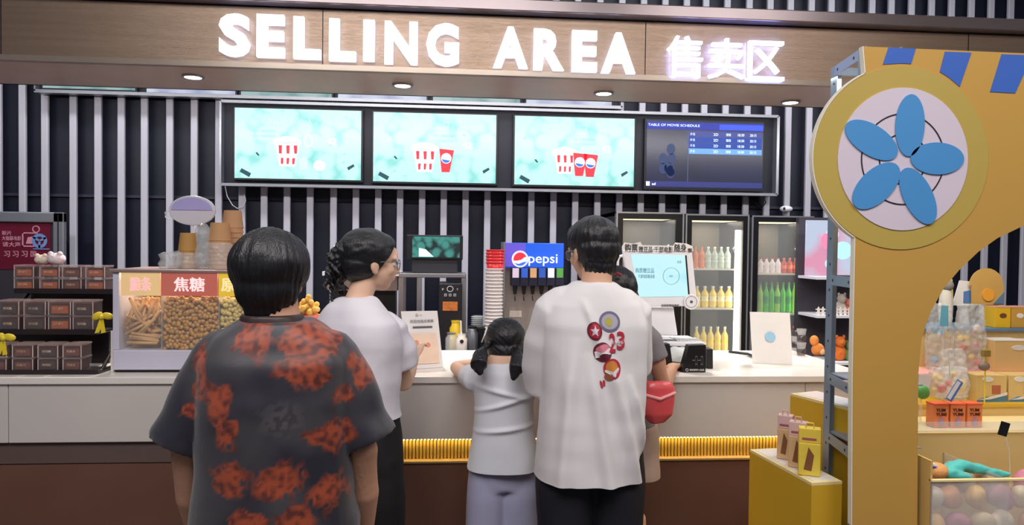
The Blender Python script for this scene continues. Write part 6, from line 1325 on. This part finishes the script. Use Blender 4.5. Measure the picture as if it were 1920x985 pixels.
    def disc(cu, cv, a, b, n_=28, g=0): return [(cu + a * math.cos(q) * math.cos(g) - b * math.sin(q) * math.sin(g), cv + a * math.cos(q) * math.sin(g) + b * math.sin(q) * math.cos(g)) for q in [i * 2 * math.pi / n_ for i in range(n_)]]
    C = lambda n_, r, g, b: mat('print_' + n_, rgb(r, g, b), .6, var=.1, scale=40)
    pu, li, ye, dr, rd, wh, rs, og = C('purple', 112, 106, 128), C('lilac', 170, 166, 184), C('olive', 176, 168, 70), C('maroon', 110, 36, 52), C('red', 184, 44, 66), C('white', 228, 220, 224), C('rose', 214, 130, 146), C('ochre', 206, 132, 56)
    decal('printed_badge', disc(1144, 604, 20, 19.5, g=.2), pu, .002, 'grey violet round badge print'); decal('printed_ring', disc(1144, 604, 15.5, 14.5), li, .003); decal('printed_patch', disc(1142, 604, 7, 8), ye, .004)
    decal('printed_badge', disc(1115, 621, 14, 17.5, g=-.2), dr, .002, 'maroon round badge print'); decal('printed_ring', disc(1115, 621, 10.5, 13.5), rd, .003); decal('printed_star', [(1115 + (9 if i % 2 == 0 else 4) * math.sin(i * math.pi / 5), 621 - (11 if i % 2 == 0 else 5) * math.cos(i * math.pi / 5)) for i in range(10)], wh, .004)
    decal('printed_badge', disc(1129, 660, 17, 18.5, g=-.2), dr, .002, 'maroon and white script badge print'); decal('printed_ring', disc(1129, 653, 13, 7, g=-.3), rs, .003); decal('printed_band', [(1114, 660), (1143, 652), (1144, 664), (1116, 672)], wh, .004)
    decal('printed_badge', disc(1147, 691, 16.5, 19), rd, .0018, 'red and ochre ball badge print'); decal('printed_patch', disc(1146, 688, 11, 12), og, .003); decal('printed_patch', disc(1140, 706, 8, 7), mat('print_brown', rgb(150, 84, 60), .6), .0036); decal('printed_patch', [(1134, 693), (1150, 701), (1158, 688), (1160, 692), (1151, 706), (1133, 697)], wh, .0042)
    for a in ((1124, 712, 1128, 716, 1130, 727), (1130, 712, 1134, 714, 1134, 724)): decal('printed_stroke', [(a[0], a[1]), (a[2], a[3]), (a[4], a[5]), (a[4] - 4, a[5]), (a[0] - 1, a[1] + 5)], rd, .002, n_=4)
    for s_, u0, v0, u1, v1, m_, bo in (('2', 1141, 625, 1154, 661, rd, .022), ('3', 1156, 622, 1172, 656, rd, .022), ('1996', 1148, 639, 1169, 645, wh, .0)):
        a = P(u0, v1, Yx); b = P(u1, v0, Yx); o = text('printed_number', s_, (a.x, b.x, a.z, b.z), 0, .5, m_, None, bo); off_ = o.location.copy(); 
        bm = bmesh.new(); bm.from_mesh(o.data); bmesh.ops.subdivide_edges(bm, edges=[e_ for e_ in bm.edges if e_.calc_length() > .012], cuts=3, use_grid_fill=True); bm.to_mesh(o.data); bm.free()
        for v in o.data.vertices:
            w_ = v.co + off_; q = press(w_.x, w_.z, .0046 if s_ != '1996' else .0062); v.co = q + Vector((0, 0 if w_.y < -.2 else .0015, 0)) - off
        o.location = (0, 0, 0); o.parent = t; o.data.update()
    me = pcut(pants(M, .1, wd=.11, wk=.09, seed=8), M, .11); link_mesh('trousers', me, mat('trousers_navy', rgb(28, 28, 38), .7), t, smooth=True); shoes(t, M, k, M_pap)
man_tee()
# ---------------------------------------------------------------- 5 person mostly hidden behind the white tee
def hidden():
    Yh_ = 3.0; c = P(1158, 700, Yh_); k = .91; t = thing('person', 'person in grey tee and beige shorts mostly hidden behind the loose white tee', 'person', (c.x, Yh_ - .04, 0))
    M = T3(c.x, Yh_ - .04, R(8), k); Mi = M.inverted(); hp = P(1150, 552, Yh_ + .05)
    H = Matrix.Translation(hp) @ Matrix.Rotation(R(25), 4, 'Z') @ Matrix.Rotation(R(-12), 4, 'X') @ Matrix.Scale(.93, 4)
    mb = torso(MB(), .9, .95); legs(mb, 1, hip=.08); hl = Mi @ (H @ Vector((0, -.02, -.05))); mb.limb([(0, -.02, 1.37), tuple(hl)], [.058, .047], 16)
    sr = Mi @ P(1218, 640, Yh_ - .1); er = Mi @ P(1244, 725, Yh_ - .1); wr = Mi @ P(1262, 690, Yh_ + .28)
    sl = Vector((-.16, 0, 1.35)); el = Vector((-.2, .05, 1.12)); wl = Vector((-.12, .24, 1.22))
    for sh, e_, w_, s in ((sr, er, wr, 1), (sl, el, wl, -1)): mb.limb([sh, sh.lerp(e_, .5), e_, e_.lerp(w_, .45), w_], [.05, .045, .038, .033, .024], 16); hand(mb, w_, w_ - e_, (0, 0, 1), -s, .9, .5)
    mb = tx(mb, M); head(mb, H); link_mesh('body', remesh(mb, .0055, 3), M_skin, t, smooth=True); face_bits(t, H, 1)
    e = H.to_3x3().normalized().to_euler(); nr = H.to_3x3().normalized(); hb = MB(); hb.ball(H @ Vector((0, -.018, .034)), (.09, .106, .09), 26, 16, rot=e); hb.ball(H @ Vector((0, -.045, -.03)), (.084, .075, .09), 22, 14, rot=e)
    hb.ball(P(1180, 540, Yh_ - .02), (.035, .05, .06), 16, 12); me = remesh(hb, .004, 4); cut(me, [(H @ Vector((0, .03, .0)), nr @ Vector((0, .8, -.45)), .3)]); displace(me, lambda p, n_: .003 * noise.noise(Vector((p.x * 60, p.y * 60, p.z * 10)))); link_mesh('hair', me, M_hair, t, smooth=True)
    MB().limb([P(1154, 516, Yh_ - .07), P(1158, 512, Yh_ - .08), P(1163, 516, Yh_ - .07)], .006, 8).build('hair_clip', mat('clip_red', rgb(160, 50, 60), .4), t)
    sb = MB().rings([(0, 0, .80, .17, .145), (0, 0, .95, .16, .135), (0, 0, 1.1, .155, .122), (0, 0, 1.25, .165, .12), (0, -.01, 1.35, .155, .1), (0, -.012, 1.405, .1, .08), (0, -.01, 1.43, .066, .06)], 32)
    sb.limb([sr + Vector((-.04, 0, .03)), sr, sr.lerp(er, .4)], [.06, .06, .062], 18, ends='start'); sb.limb([sl + Vector((.03, 0, .02)), sl, sl.lerp(el, .55)], [.06, .064, .066], 18, ends='start')
    me = remesh(tx(sb, M), .006, 14); cut(me, [(M @ Vector((0, 0, .93)), (0, 0, -1), .4), (M @ sr.lerp(er, .4), M.to_3x3() @ (er - sr), .08, 'cap'), (M @ sl.lerp(el, .55), M.to_3x3() @ (el - sl), .08, 'cap')]); displace(me, folds(.005, 7, 2, 30)); link_mesh('shirt', me, mat('tee_grey', rgb(128, 122, 128), .75, sheen=.2), t, smooth=True)
    me = pcut(pants(M, .7, hip=.085, wd=.11, wk=.1, wa=.1, seed=12), M, .68); link_mesh('shorts', me, mat('beige_cloth', rgb(186, 160, 146), .7), t, smooth=True); shoes(t, M, k, M_pap, .08)
    # pink pouch hanging at the side
    q = P(1232, 752, Yh_ - .25); g = MB().rings([(q.x, q.y, q.z - .085, .03, .02), (q.x, q.y, q.z - .05, .06, .035), (q.x, q.y, q.z + .01, .066, .036), (q.x, q.y, q.z + .055, .066, .03), (q.x, q.y, q.z + .075, .055, .02)], 28)
    me = remesh(g, .005, 3); displace(me, folds(.004, 12, 6, 40)); b = link_mesh('pink_bag', me, mat('pink_cloth', rgb(222, 84, 88), .35, var=.15, scale=14, coat=.3), None, smooth=True); tag(b, 'glossy coral pink bag hanging at the hip of the person in the grey tee', 'bag')
    MB().limb([(q.x - .062, q.y - .025, q.z + .03), (q.x, q.y - .04, q.z + .015), (q.x + .062, q.y - .025, q.z + .035)], .007, 8).build('rim_band', mat('pink_pale', rgb(240, 160, 160), .4), b)
    MB().limb([(q.x - .05, q.y, q.z + .07), (q.x - .06, q.y + .03, q.z + .2), (q.x - .07, q.y + .06, q.z + .36)], .006, 8).build('strap', mat('strap_tan', rgb(206, 150, 110), .5), b)
hidden()
